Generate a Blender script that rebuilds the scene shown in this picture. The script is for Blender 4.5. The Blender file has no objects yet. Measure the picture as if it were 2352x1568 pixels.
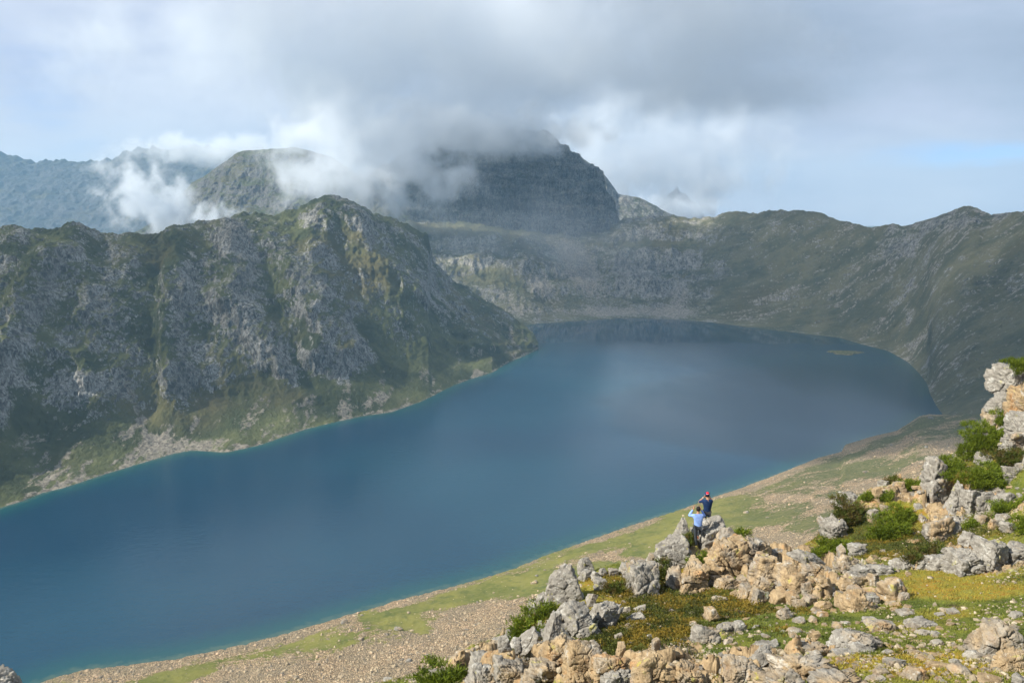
import bpy, bmesh, math, random
import numpy as np
from mathutils import Vector, Matrix
from mathutils.bvhtree import BVHTree
R = math.radians
scene = bpy.context.scene
C = scene.collection
random.seed(7)

# ------------------------------------------------------------------ camera, light, exposure
CAMZ = 250.0                      # metres above the lake (lake surface is z = 0)
PITCH = R(8.0)
F = 887.0                         # focal length in pixels of a 1024 wide picture
S = 1024.0 / 2352.0               # my measurements of the photograph are in a 2352 wide copy
cd = bpy.data.cameras.new('camera')
cam = bpy.data.objects.new('camera', cd); C.objects.link(cam)
cam.location = (0, 0, CAMZ); cam.rotation_euler = (R(90) - PITCH, 0, 0)
cd.sensor_width = 36; cd.lens = 36 * F / 1024; cd.clip_start = 0.5; cd.clip_end = 60000
scene.camera = cam

SUN_EL, SUN_AZ = R(40), R(246)    # azimuth clockwise from +Y: the sun is on the left, a little behind
sd = Vector((math.sin(SUN_AZ) * math.cos(SUN_EL), math.cos(SUN_AZ) * math.cos(SUN_EL), math.sin(SUN_EL)))
sl = bpy.data.lights.new('sun', 'SUN'); sl.energy = 5.0; sl.angle = R(0.53); sl.color = (1.0, 0.94, 0.82)
so = bpy.data.objects.new('sun', sl); C.objects.link(so)
so.rotation_euler = (-sd).to_track_quat('-Z', 'Y').to_euler(); so.location = (0, 0, 3000)

scene.view_settings.view_transform = 'Standard'; scene.view_settings.look = 'None'
scene.view_settings.exposure = 0.76; scene.view_settings.gamma = 1.0
cy = scene.cycles
cy.volume_bounces = 6; cy.max_bounces = 8; cy.diffuse_bounces = 2; cy.glossy_bounces = 2
cy.transparent_max_bounces = 64
cy.use_denoising = True
cy.use_adaptive_sampling = False
cy.caustics_reflective = False; cy.caustics_refractive = False
cy.sample_clamp_indirect = 4.0

# ------------------------------------------------------------------ node helper
class NT:
    def __init__(s, tree):
        s.t = tree; s.t.nodes.clear()
    def n(s, typ, ins=None, **props):
        nd = s.t.nodes.new(typ)
        for k, v in props.items(): setattr(nd, k, v)
        for k, v in (ins or {}).items(): s.put(nd.inputs[k], v)
        return nd
    def put(s, sock, v):
        if isinstance(v, bpy.types.NodeSocket): s.t.links.new(v, sock)
        elif isinstance(v, bpy.types.Node): s.t.links.new(v.outputs[0], sock)
        else:
            if hasattr(sock, 'default_value') and hasattr(sock.default_value, '__len__') and not isinstance(v, str):
                v = tuple(v)
                if len(v) == 3 and len(sock.default_value) == 4: v = v + (1,)
            sock.default_value = v
    def m(s, op, a, b=0.0, c=None, clamp=False):
        nd = s.t.nodes.new('ShaderNodeMath'); nd.operation = op; nd.use_clamp = clamp
        s.put(nd.inputs[0], a); s.put(nd.inputs[1], b)
        if c is not None: s.put(nd.inputs[2], c)
        return nd.outputs[0]
    def v(s, op, a, b=(0, 0, 0)):
        nd = s.t.nodes.new('ShaderNodeVectorMath'); nd.operation = op
        s.put(nd.inputs[0], a)
        if op == 'SCALE': s.put(nd.inputs['Scale'], b)
        else: s.put(nd.inputs[1], b)
        return nd.outputs['Value'] if op in ('DOT_PRODUCT', 'LENGTH', 'DISTANCE') else nd.outputs[0]
    def mix(s, f, a, b):
        nd = s.t.nodes.new('ShaderNodeMix'); nd.data_type = 'RGBA'
        s.put(nd.inputs[0], f); s.put(nd.inputs[6], a); s.put(nd.inputs[7], b)
        return nd.outputs[2]
    def ss(s, x, lo, hi, a=0.0, b=1.0):                      # smoothstep
        nd = s.t.nodes.new('ShaderNodeMapRange'); nd.interpolation_type = 'SMOOTHSTEP'
        for k, val in enumerate((x, lo, hi, a, b)): s.put(nd.inputs[k], val)
        return nd.outputs[0]
    def noise(s, vec, scale, detail=4, rough=0.55, dist=0.0, dim='3D'):
        nd = s.n('ShaderNodeTexNoise', {'Scale': scale, 'Detail': detail, 'Roughness': rough, 'Distortion': dist}, noise_dimensions=dim)
        s.put(nd.inputs['Vector'], vec); return nd.outputs[0]
    def voro(s, vec, scale, feature='F1', out='Distance'):
        nd = s.n('ShaderNodeTexVoronoi', {'Scale': scale}, feature=feature); s.put(nd.inputs['Vector'], vec)
        return nd.outputs[out]
    def ramp(s, x, stops):
        nd = s.n('ShaderNodeValToRGB'); s.put(nd.inputs[0], x); e = nd.color_ramp.elements
        while len(e) < len(stops): e.new(0.5)
        for k, (p, c) in enumerate(stops): e[k].position = p; e[k].color = tuple(c) + (1,)
        return nd.outputs[0]
    def bump(s, h, strength, dist, normal=None):
        nd = s.n('ShaderNodeBump', {'Strength': strength, 'Distance': dist, 'Height': h})
        if normal is not None: s.put(nd.inputs['Normal'], normal)
        return nd.outputs[0]

def material(name):
    mt = bpy.data.materials.new(name); mt.use_nodes = True
    return mt, NT(mt.node_tree)
def finish(mt, t, color, rough=0.9, normal=None, spec=0.2, **kw):
    b = t.n('ShaderNodeBsdfPrincipled')
    t.put(b.inputs['Base Color'], color); t.put(b.inputs['Roughness'], rough); t.put(b.inputs['Specular IOR Level'], spec)
    if normal is not None: t.put(b.inputs['Normal'], normal)
    for k, v in kw.items(): t.put(b.inputs[k.replace('_', ' ')], v)
    o = t.n('ShaderNodeOutputMaterial'); t.put(o.inputs['Surface'], b.outputs[0])
    return mt

# ------------------------------------------------------------------ picture <-> place
SP, CP = math.sin(PITCH), math.cos(PITCH)
def rays(px, py):
    """direction of the sight line through a point measured in the photograph, scaled to y = 1"""
    px = np.asarray(px, float); py = np.asarray(py, float)
    x = (px * S - 512) / F; y = -(py * S - 341) / F
    dx = x; dy = CP + y * SP; dz = -SP + y * CP
    return np.stack([dx / dy, np.ones_like(dx * dy), dz / dy], -1)
def at(px, py, Y):
    d = rays(px, py); Y = np.asarray(Y, float)
    return d * Y[..., None] + np.array([0, 0, CAMZ])
def on_plane(px, py, z=0.0):
    d = rays(px, py); Y = (z - CAMZ) / d[..., 2]
    return d * Y[..., None] + np.array([0, 0, CAMZ])
def project(P):
    P = np.asarray(P, float); q = P - np.array([0, 0, CAMZ])
    f = q[..., 1] * CP - q[..., 2] * SP; u = q[..., 1] * SP + q[..., 2] * CP
    return (q[..., 0] / f * F + 512) / S, (341 - u / f * F) / S

# ------------------------------------------------------------------ noise in numpy
_rs = np.random.RandomState(11)
_perm = _rs.permutation(256); _perm = np.concatenate([_perm, _perm, _perm])
_g = _rs.normal(size=(256, 3)); _g /= np.linalg.norm(_g, axis=1)[:, None]
def perlin(P):
    P = np.asarray(P, float); i = np.floor(P).astype(int); f = P - i; i &= 255
    w = f * f * f * (f * (f * 6 - 15) + 10); out = 0
    for a in (0, 1):
        wa = w[:, 0] if a else 1 - w[:, 0]
        for b in (0, 1):
            wb = w[:, 1] if b else 1 - w[:, 1]
            for c in (0, 1):
                wc = w[:, 2] if c else 1 - w[:, 2]
                h = _perm[_perm[_perm[(i[:, 0] + a) & 255] + ((i[:, 1] + b) & 255)] + ((i[:, 2] + c) & 255)]
                g = _g[h]
                out = out + wa * wb * wc * (g[:, 0] * (f[:, 0] - a) + g[:, 1] * (f[:, 1] - b) + g[:, 2] * (f[:, 2] - c))
    return out * 1.6
def fbm(P, octs=5, gain=0.5, lac=2.03, ridged=False):
    a = 1.0; tot = 0; s = 0; P = np.asarray(P, float).copy()
    for k in range(octs):
        n = perlin(P + 17.3 * k)
        if ridged: n = 1 - 2 * np.abs(n)
        tot = tot + a * n; s += a; a *= gain; P = P * lac
    return tot / s
def worley(P, jit=0.9):
    """distance to the cell border and a random number per cell"""
    P = np.asarray(P, float); i = np.floor(P).astype(int)
    d1 = np.full(len(P), 9.0); d2 = np.full(len(P), 9.0); idn = np.zeros(len(P), int)
    for a in (-1, 0, 1):
        for b in (-1, 0, 1):
            for c in (-1, 0, 1):
                q = i + np.array([a, b, c]); qq = q & 255
                h = _perm[_perm[_perm[qq[:, 0]] + qq[:, 1]] + qq[:, 2]]
                h2 = _perm[h + 37]; h3 = _perm[h + 91]
                pt = q + 0.5 + jit * (np.stack([h, h2, h3], -1) / 255.0 - 0.5)
                d = np.sqrt(((pt - P) ** 2).sum(1))
                new = d < d1
                d2 = np.where(new, d1, np.minimum(d2, d)); idn = np.where(new, h2 * 3 + h3, idn); d1 = np.where(new, d, d1)
    return d2 - d1, (idn % 97) / 97.0
def sstep(x, a, b):
    t = np.clip((x - a) / (b - a), 0, 1); return t * t * (3 - 2 * t)
def curve(pts, x):
    p = np.array(pts, float); return np.interp(x, p[:, 0], p[:, 1])
def smooth(a, k):
    if k < 1: return a
    w = np.hanning(2 * k + 3)[1:-1]; w /= w.sum()
    return np.convolve(np.pad(a, k, mode='edge'), w, 'valid')

# ------------------------------------------------------------------ mesh helpers
def mesh_from(name, V, faces, mat=None, smooth_shade=True, attrs=None):
    """faces: (n,3) or (n,4) int array"""
    V = np.asarray(V, np.float32); faces = np.asarray(faces, np.int32)
    me = bpy.data.meshes.new(name); n, k = faces.shape
    me.vertices.add(len(V)); me.vertices.foreach_set('co', V.ravel())
    me.loops.add(n * k); me.loops.foreach_set('vertex_index', faces.ravel())
    me.polygons.add(n); me.polygons.foreach_set('loop_start', np.arange(0, n * k, k, dtype=np.int32))
    try: me.polygons.foreach_set('loop_total', np.full(n, k, np.int32))
    except Exception: pass
    me.update(calc_edges=True)
    me.polygons.foreach_set('use_smooth', np.full(n, bool(smooth_shade)))
    for an, av in (attrs or {}).items():
        at_ = me.attributes.new(an, 'FLOAT', 'POINT'); at_.data.foreach_set('value', np.asarray(av, np.float32).ravel())
    if mat: me.materials.append(mat)
    me.update()
    return me
def obj(name, me, parent=None, **tags):
    o = bpy.data.objects.new(name, me); C.objects.link(o)
    if parent is not None: o.parent = parent
    for k, v in tags.items(): o['category' if k == 'cat' else k] = v
    return o
def grid_faces(ni, nj):
    a = (np.arange(ni - 1)[:, None] * nj + np.arange(nj - 1)[None, :]).ravel()
    return np.stack([a, a + nj, a + nj + 1, a + 1], -1)
# ------------------------------------------------------------------ sky
world = bpy.data.worlds.new('World'); scene.world = world; world.use_nodes = True
t = NT(world.node_tree)
sky = t.n('ShaderNodeTexSky', sky_type='NISHITA', sun_disc=False, sun_elevation=SUN_EL, sun_rotation=SUN_AZ, altitude=3800)
bg = t.n('ShaderNodeBackground', {'Color': sky.outputs[0], 'Strength': 0.065})
D = t.n('ShaderNodeTexCoord').outputs['Generated']
sep = t.n('ShaderNodeSeparateXYZ', {0: D})
az = t.m('ARCTAN2', sep.outputs[0], sep.outputs[1]); el = t.m('ARCSINE', sep.outputs[2])
warp = t.n('ShaderNodeCombineXYZ', {0: t.m('MULTIPLY', az, 1.0), 1: t.m('MULTIPLY', el, 2.0), 2: 0.3})
n1 = t.noise(warp, 3.2, 9, 0.56, 0.3)
n2 = t.noise(t.v('ADD', warp, (3.7, 1.2, 0)), 1.7, 7, 0.55, 0.2)
n3 = t.noise(t.v('MULTIPLY', warp, (1, 2.2, 1)), 6.0, 8, 0.6)
def blob(a0, e0, sa, se):                                    # a bank of cloud round a compass direction (degrees)
    u = t.m('DIVIDE', t.m('SUBTRACT', az, R(a0)), R(sa)); w = t.m('DIVIDE', t.m('SUBTRACT', el, R(e0)), R(se))
    return t.m('POWER', 2.718, t.m('MULTIPLY', t.m('ADD', t.m('MULTIPLY', u, u), t.m('MULTIPLY', w, w)), -1.0))
def add(*a):
    r = a[0]
    for b in a[1:]: r = t.m('ADD', r, b)
    return r
def mul(a, b): return t.m('MULTIPLY', a, b)
nz = t.m('SUBTRACT', n1, 0.5); nz2 = t.m('SUBTRACT', n2, 0.5); nz3 = t.m('SUBTRACT', n3, 0.5)
# cover: almost closed, open in the upper left and low on the right
cover = add(1.42, mul(nz, 1.9), mul(nz3, 0.9), mul(blob(-27, 7, 4.5, 3.5), -0.75), mul(blob(-31, 12, 5, 4), -0.45), mul(blob(31, 3.5, 7.5, 0.8), t.m('SUBTRACT', -1.3, mul(nz3, 5.0))))
cover = t.ss(cover, 0.35, 1.05)
# darkness of the cloud: the grey mass hangs over the middle and right
dark = add(mul(blob(8, 10, 15, 5.0), 0.75), mul(blob(1, 5.6, 10, 1.8), 0.20), mul(blob(28, 10, 12, 4), 0.42), mul(blob(-8, 8, 7, 4), 0.28),
           mul(blob(12, 3.6, 6, 1.8), -0.40), mul(blob(-24, 2.8, 6, 3.2), -0.45), mul(nz, 1.1), mul(nz2, 1.1), mul(nz3, 0.75), mul(t.ss(el, R(15), R(32)), 0.65))
ccol = t.ramp(t.ss(dark, -0.55, 1.15), [(0.0, (0.70, 0.76, 0.85)), (0.30, (0.54, 0.605, 0.745)), (0.62, (0.43, 0.51, 0.63)), (1.0, (0.33, 0.405, 0.51))])
low = t.ss(el, R(9), R(1.5))
ccol = t.mix(t.m('MULTIPLY', low, .55), ccol, t.mix(t.ss(add(mul(nz2, 1), mul(nz3, .8)), -.25, .25), (0.60, 0.64, 0.71), (0.47, 0.53, 0.62)))
bgc = t.n('ShaderNodeBackground', {'Color': ccol, 'Strength': 0.71})
bgb = t.n('ShaderNodeBackground', {'Color': (0.05, 0.18, 0.75), 'Strength': 0.20})
blue = t.n('ShaderNodeAddShader'); t.put(blue.inputs[0], bg.outputs[0]); t.put(blue.inputs[1], bgb.outputs[0])
mx = t.n('ShaderNodeMixShader'); t.put(mx.inputs[0], t.m('MULTIPLY', cover, 0.96)); t.put(mx.inputs[1], blue.outputs[0]); t.put(mx.inputs[2], bgc.outputs[0])
t.put(t.n('ShaderNodeOutputWorld').inputs['Surface'], mx.outputs[0])

# ------------------------------------------------------------------ materials of the large terrain
def mountain_material(name, rock=((0.040, 0.038, 0.035), (0.34, 0.335, 0.315)), grass=((0.034, 0.042, 0.018), (0.095, 0.102, 0.042)), bias=0.0, fine=1.0, hgt=7.0, bands=0.0, tan=(0.19, 0.17, 0.14)):
    mt, t = material(name)
    P = t.n('ShaderNodeNewGeometry').outputs['Position']
    g = t.n('ShaderNodeAttribute', attribute_name='grass').outputs['Fac']
    sc = t.n('ShaderNodeAttribute', attribute_name='scree').outputs['Fac']
    Nz = t.n('ShaderNodeSeparateXYZ', {0: t.n('ShaderNodeNewGeometry').outputs['Normal']}).outputs[2]
    Ps = t.v('MULTIPLY', P, (1, 0.5, 0.5))                   # streaks run down the fall line
    a = t.noise(Ps, 0.040 * fine, 8, 0.66, 0.2)
    b = t.noise(t.v('MULTIPLY', P, (1, .6, 0.6)), 0.17 * fine, 5, 0.75)
    c = t.noise(P, 0.013 * fine, 5, 0.62)
    big = t.noise(P, 0.006, 3, 0.5)
    # bare rock where steep and where the noise says so
    r = t.m('ADD', t.m('ADD', t.m('MULTIPLY', a, 1.35), t.m('MULTIPLY', b, 0.80)), t.m('MULTIPLY', c, 1.55))
    fl = t.noise(t.v('MULTIPLY', P, (1, .42, 0.42)), 0.12 * fine, 5, 0.7, 0.6)
    fl = t.m('SUBTRACT', 1.0, t.m('MULTIPLY', t.m('ABSOLUTE', t.m('SUBTRACT', fl, 0.5)), 9.0), clamp=True)   # thin broken ledges
    fl2 = t.noise(t.v('MULTIPLY', P, (1, 1, 0.6)), 0.42 * fine, 3, 0.7)
    r = t.m('SUBTRACT', r, t.m('MULTIPLY', g, 0.85))
    r = t.m('ADD', r, t.ss(Nz, 0.85, 0.45, 0.0, 0.35))
    rm = t.ss(t.m('ADD', r, t.m('MULTIPLY', t.m('SUBTRACT', fl2, .5), .7)), 1.58 + .20 - bias, 1.84 + .20 - bias)
    rockc = t.mix(t.m('MULTIPLY', t.ss(fl, 0.1, 0.9), t.ss(fl2, .30, .66)), t.mix(t.ss(b, .4, .62), rock[0], [k_ * .45 for k_ in rock[1]]), rock[1])
    rockc = t.mix(t.ss(a, 0.35, 0.65), t.mix(0.5, rockc, rock[0]), rockc)
    grassc = t.mix(t.ss(c, 0.35, 0.65), grass[0], grass[1])
    grassc = t.mix(t.ss(big, 0.5, 0.7), grassc, (0.092, 0.082, 0.038))
    col = t.mix(rm, grassc, rockc)
    if bands:
        bands = t.m('MULTIPLY', t.ss(g, .50, .22), bands)
        # bedding: pale broken bands with dark ledges between, cut by upright fissures
        lay = t.noise(t.v('MULTIPLY', P, (.0060, .0050, .030)), 1.0, 7, .66, 1.8); cut = t.noise(t.v('MULTIPLY', P, (.060, .035, .009)), 1.0, 5, .62, .3)
        col = t.mix(t.m('MULTIPLY', t.m('MULTIPLY', t.ss(lay, .50, .60), t.ss(b, .40, .60)), bands), col, t.mix(t.ss(fl2, .35, .65), [k_ * .6 for k_ in rock[1]], rock[1]))
        col = t.mix(t.m('MULTIPLY', t.ss(lay, .47, .40), t.m('MULTIPLY', bands, .65)), col, (0.030, 0.034, 0.022))
        col = t.mix(t.m('MULTIPLY', t.ss(cut, .46, .38), t.m('MULTIPLY', bands, .8)), col, (0.024, 0.024, 0.024))
    pebb = t.voro(P, 0.35 * fine, 'F1', 'Color'); pv = t.n('ShaderNodeSeparateColor', {0: pebb}).outputs[0]
    stone = t.mix(pv, [k * 0.55 for k in tan], [k * 1.35 for k in tan])
    scm = t.ss(t.m('ADD', sc, t.m('MULTIPLY', t.m('SUBTRACT', b, 0.5), 2.2)), 0.45, 0.75)
    col = t.mix(scm, col, stone)
    h = t.m('ADD', t.m('MULTIPLY', a, 1.0), t.m('MULTIPLY', b, 0.45))
    nrm = t.bump(h, 1.0, hgt / fine)
    return finish(mt, t, col, 0.95, nrm, 0.1)
M = {}
M['left'] = mountain_material('left_mountain_rock', bias=-0.06)
M['wall'] = mountain_material('headwall_rock', rock=((0.052, 0.050, 0.046), (0.44, 0.42, 0.38)), grass=((0.075, 0.078, 0.042), (0.150, 0.138, 0.075)), bias=0.06, bands=.55, tan=(0.26, 0.235, 0.20))
M['peak'] = mountain_material('peak_rock', rock=((0.048, 0.047, 0.046), (0.34, 0.33, 0.30)), bias=0.22, fine=.7, bands=.6)
M['pyramid'] = mountain_material('pyramid_rock', rock=((0.040, 0.039, 0.040), (0.19, 0.185, 0.175)), bias=0.05, fine=.8, bands=.3)
M['far'] = mountain_material('far_rock', rock=((0.05, 0.05, 0.055), (0.13, 0.13, 0.135)), bias=0.1, fine=0.45, tan=(.11, .10, .09), bands=.5, grass=((.035, .040, .040), (.060, .062, .058)), hgt=6)

# ------------------------------------------------------------------ shorelines (measured in the photograph, laid on the lake's plane)
SH_LEFT = [(-700, 1500), (-400, 1330), (-100, 1205), (0, 1165), (50, 1150), (100, 1130), (150, 1118), (250, 1085), (350, 1055), (400, 1040), (440, 1033), (520, 1038), (600, 1020),
           (700, 985), (770, 968), (830, 955), (900, 945), (970, 920), (1040, 885), (1080, 870), (1130, 855), (1170, 830), (1215, 812), (1236, 800)]
SH_FAR = [(1120, 748), (1200, 747), (1235, 742), (1300, 738), (1420, 730), (1480, 730), (1560, 733), (1640, 740), (1700, 748), (1800, 760), (1870, 768), (1930, 775), (1980, 790), (2040, 805),
          (2085, 830), (2110, 855), (2130, 880), (2136, 905), (2158, 945), (2210, 985), (2352, 1030), (2600, 1080), (2900, 1120)]
SH_NEAR = [(-900, 1800), (-400, 1700), (-100, 1640), (40, 1588), (90, 1568), (130, 1553), (200, 1535), (300, 1525), (400, 1512), (480, 1495), (560, 1478), (650, 1455), (730, 1432), (800, 1410),
           (870, 1392), (900, 1380), (980, 1360), (1080, 1335), (1180, 1305), (1250, 1275), (1350, 1240), (1450, 1205), (1560, 1170), (1640, 1140), (1700, 1120), (1780, 1090),
           (1880, 1050), (1933, 1036), (1942, 1020), (2000, 1002), (2060, 988), (2092, 968), (2112, 954), (2136, 950), (2200, 955), (2352, 965), (2600, 1000), (2900, 1040)]
NOCOL = {}
def strip(name, cols, base, crest, prof, rows, noise_fn, mat, back=(500, 0.0), foot=True, attr_fn=None, basez=0.0, wig=0.0, **tags):
    """a mountainside: base and crest are arrays of points per column, prof(t) the height profile between them"""
    n = len(cols)
    tt = np.linspace(0, 1, rows)
    B, K = base[:, None, :], crest[:, None, :]
    P = B + (K - B) * tt[None, :, None]
    P[:, :, 2] = B[:, :, 2] + (K - B)[:, :, 2] * prof(cols[:, None], tt[None, :])
    colg = np.repeat(cols[:, None], rows, 1)
    flat = P.reshape(-1, 3); T = np.repeat(tt[None, :], n, 0).ravel()
    dsp = noise_fn(flat, T, colg.ravel())
    P = (flat + dsp).reshape(n, rows, 3)
    parts = [P]
    if foot:
        f = P[:, :1].copy(); dirn = (base - crest); dirn[:, 2] = 0; dirn /= np.linalg.norm(dirn, axis=1)[:, None]
        f = f + dirn[:, None, :] * 40; f[:, :, 2] = basez - 14; parts.insert(0, f)
    nb = 14; bt = np.linspace(0, 1, nb + 1)[1:]
    bk = P[:, -1:, :] + np.array([0, 1.0, 0]) * (back[0] * bt)[None, :, None]
    bk[:, :, 2] = P[:, -1:, 2] * (1 - bt[None, :] ** 0.9) + back[1] * bt
    q = bk.reshape(-1, 3); bk = (q + 0.15 * back[0] * 0.2 * fbm(q / 90.0, 4)[:, None] * np.array([0, 0, 1]) * np.repeat((1 - bt)[None, :], n, 0).reshape(-1, 1)).reshape(n, nb, 3)
    parts.append(bk)
    G = np.concatenate(parts, 1); nj = G.shape[1]
    V = G.reshape(-1, 3)
    px, py = project(V)
    gr, sc = attr_fn(px, py, V) if attr_fn else (np.zeros(len(V)), np.zeros(len(V)))
    me = mesh_from(name, V, grid_faces(n, nj), mat, True, {'grass': gr, 'scree': sc})
    return obj(name, me, kind='structure', **tags), G

def spot(px, py, x, y, sx, sy, rot=0.0):
    c, s = math.cos(R(rot)), math.sin(R(rot)); u = (px - x) * c + (py - y) * s; w = -(px - x) * s + (py - y) * c
    return np.exp(-(u / sx) ** 2 - (w / sy) ** 2)
def line_d(px, py, pts):
    """signed sideways distance from a line drawn down the slope, in photo pixels"""
    p = np.array(pts, float); return px - np.interp(py, p[:, 1], p[:, 0])

# -- left mountain
cols = np.linspace(-520, 1236, 900)
sh = on_plane(cols, curve(SH_LEFT, cols))
CR = [(-520, 480), (-250, 500), (-100, 520), (0, 517), (50, 520), (75, 531), (100, 527), (150, 527), (190, 517), (230, 530), (270, 536), (300, 530), (330, 536), (400, 528), (450, 522), (520, 515),
      (550, 501), (600, 498), (660, 480), (700, 475), (750, 460), (800, 466), (850, 485), (900, 502), (960, 530), (985, 545), (992, 599), (1037, 640), (1088, 674), (1174, 722), (1225, 765), (1236, 792)]
CY = [(-520, 900), (0, 1110), (330, 1260), (550, 1430), (750, 1560), (900, 1680), (985, 1760), (1037, 1820), (1088, 1850), (1174, 1830), (1236, 1720)]
cr = at(cols, curve(CR, cols), curve(CY, cols))
GUL = [[(345, 500), (352, 700), (350, 900), (385, 1045)], [(230, 500), (160, 620), (60, 800)], [(620, 480), (640, 700), (560, 900), (470, 1010)], [(-60, 500), (-90, 700), (-160, 1100)]]
GUL += [[(660, 470), (780, 660), (880, 800), (940, 900)]]
RIB = [[(760, 460), (850, 570), (970, 690), (1080, 775), (1150, 825)], [(590, 490), (670, 640), (750, 790), (800, 920)], [(430, 530), (425, 600), (400, 760), (420, 930)], [(190, 500), (120, 640), (40, 760), (-30, 900)], [(700, 470), (740, 640), (820, 800), (860, 920)], [(520, 500), (560, 700), (690, 930)]]
def left_noise(P, T, cx):
    px, py = project(P); env = sstep(T, 0.0, 0.16); top = 1 - 0.55 * sstep(T, 0.9, 1.0)
    wob = 40 * fbm(P / 110.0, 3) + 14 * perlin(P / 30.0)
    macro = np.zeros(len(P))
    for g_ in GUL: macro -= 19 * np.exp(-((line_d(px, py, g_) + wob) / 75.0) ** 2)
    for r_ in RIB: macro += 34 * np.exp(-((line_d(px, py, r_) + wob) / 45.0) ** 2)
    Q = P * np.array([1, 0.5, 0.33])
    ribs = 21 * fbm(Q / 62.0, 6, 0.55, ridged=True)
    fine = 4.2 * fbm(P * np.array([1, 1, 0.6]) / 15.0, 4, 0.6, ridged=True)
    cliff = 9 * fbm(P / 130.0 + 5, 4)
    apron = 1 - 0.75 * sstep(0.30 - T, 0, 0.12)
    d = (macro * (0.25 + 0.75 * apron) + (ribs + fine) * apron + cliff) * env
    out = np.zeros_like(P); out[:, 1] = -d * 0.85 * top; out[:, 2] = d * 0.45 * top + env * (1.6 * fbm(P / 6.0, 3))
    out[:, 2] += sstep(T, .93, 1) * 8.5 * fbm(P * np.array([1, 0, 0]) / 16.0, 4, 0.65)
    out[:, 2] += (1 - env) * 1.2 * fbm(P / 8.0, 2) * (T > 0)
    return out
def left_prof(c, t_):
    # talus apron, then cliffs, then easier ground to the crest; the spur on the right is an even slope
    k = sstep(c, 850, 1100)
    a = np.interp(t_, [0, .1, .26, .42, .6, .8, 1], [0, .04, .15, .38, .62, .84, 1])
    return a * (1 - k) + (t_ ** 1.15) * k
def left_attr(px, py, V):
    n = fbm(V / 60.0, 4)
    low = sstep(V[:, 2], 62, 22)
    g = 0.75 * low * (0.7 + n) + 0.5 * spot(px, py, 420, 570, 45, 60, 20) + 0.10 * sstep(px, 700, 1000) + 0.45 * spot(px, py, 880, 620, 26, 260, -42) - .45 * spot(px, py, 160, 880, 190, 26, 4) - .35 * spot(px, py, 780, 925, 90, 20, -8) - .2 * spot(px, py, 520, 900, 120, 50, 30)
    g += 0.55 * spot(px, py, 530, 980, 90, 40) + 0.5 * spot(px, py, 900, 900, 60, 90, 50) + 0.25 * spot(px, py, 60, 620, 40, 110, 40)
    g += 0.42 * fbm(V / 110.0 + 3, 3)
    wob = 40 * fbm(V / 110.0, 3) + 14 * perlin(V / 30.0)
    for l_ in GUL: g += .34 * np.exp(-((line_d(px, py, l_) + wob) / 40.0) ** 2)
    for l_ in RIB: g -= .26 * np.exp(-((line_d(px, py, l_) + wob - 14) / 26.0) ** 2)
    s = 0.6 * sstep(V[:, 2] + 9 * n, 3.5, .5) + 0.8 * spot(px, py, 370, 1020, 70, 30) + 0.35 * spot(px, py, 1150, 760, 60, 40, 40)
    s += low * np.clip(.15 + 1.5 * fbm(np.stack([V[:, 0] / 16.0, V[:, 1] / 70.0, V[:, 2] / 60.0], -1) + 8, 4, .6), 0, .62) + .5 * spot(px, py, 140, 1090, 90, 22, -18) + .5 * spot(px, py, 820, 930, 80, 14, -14)
    s += 0.7 * spot(px, py, 300, 900, 14, 140, -20) * sstep(py, 820, 900)
    return g, np.clip(s, 0, 1)
mleft, Gleft = strip('mountain_ridge', cols, sh, cr, left_prof, 330, left_noise, M['left'], back=(600, -40), attr_fn=left_attr,
                     label='dark rocky ridge with grassy aprons rising from the far left shore of the lake')

# -- headwall and right hand slope behind the lake
cols = np.concatenate([np.linspace(860, 2352, 860), np.linspace(2356, 2900, 120)])
bs_ = curve([(860, 745)] + SH_FAR, cols); bs2 = smooth(bs_, 14); k = sstep(cols, 2120, 2160)
shf = on_plane(cols, smooth(bs_, 2) * (1 - k) + bs2 * k)
CRF = [(860, 512), (985, 512), (1060, 512), (1130, 520), (1170, 532), (1200, 528), (1260, 540), (1330, 536), (1400, 528), (1425, 506), (1460, 500), (1540, 497), (1600, 503), (1640, 500), (1665, 489), (1685, 486), (1720, 491), (1760, 486), (1820, 482), (1870, 488),
       (1900, 496), (1950, 512), (1990, 520), (2020, 524), (2050, 518), (2070, 522), (2110, 515), (2150, 499), (2180, 489), (2200, 482), (2215, 477), (2232, 477), (2250, 489), (2275, 497), (2310, 493), (2352, 490), (2500, 476), (2900, 440)]
CYF = [(860, 2600), (985, 2700), (1200, 2850), (1420, 2950), (1600, 2850), (1820, 2450), (2000, 2150), (2225, 1780), (2352, 1600), (2600, 1350), (2900, 1150)]
crf = at(cols, curve(CRF, cols), curve(CYF, cols))
base2 = shf.copy()
k = sstep(cols, 2136, 2352)
base2[:, 2] += 24 * k; base2[:, 1] -= 0 * k
def wall_prof(c, t_):
    k = sstep(c, 1480, 1760)
    ph = 0.03 * np.sin(c / 37.0) + 0.05 * np.sin(c / 90.0 + 1)
    a = np.interp(np.clip(t_ + ph * np.sin(t_ * 3.14), 0, 1), [0, .12, .30, .37, .52, .60, .74, .80, 1], [0, .02, .12, .27, .35, .58, .66, .82, 1])
    b = np.interp(t_, [0, .06, .14, .35, .7, 1], [0, .012, .045, .22, .62, 1])
    return a * (1 - k) + b * k
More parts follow.
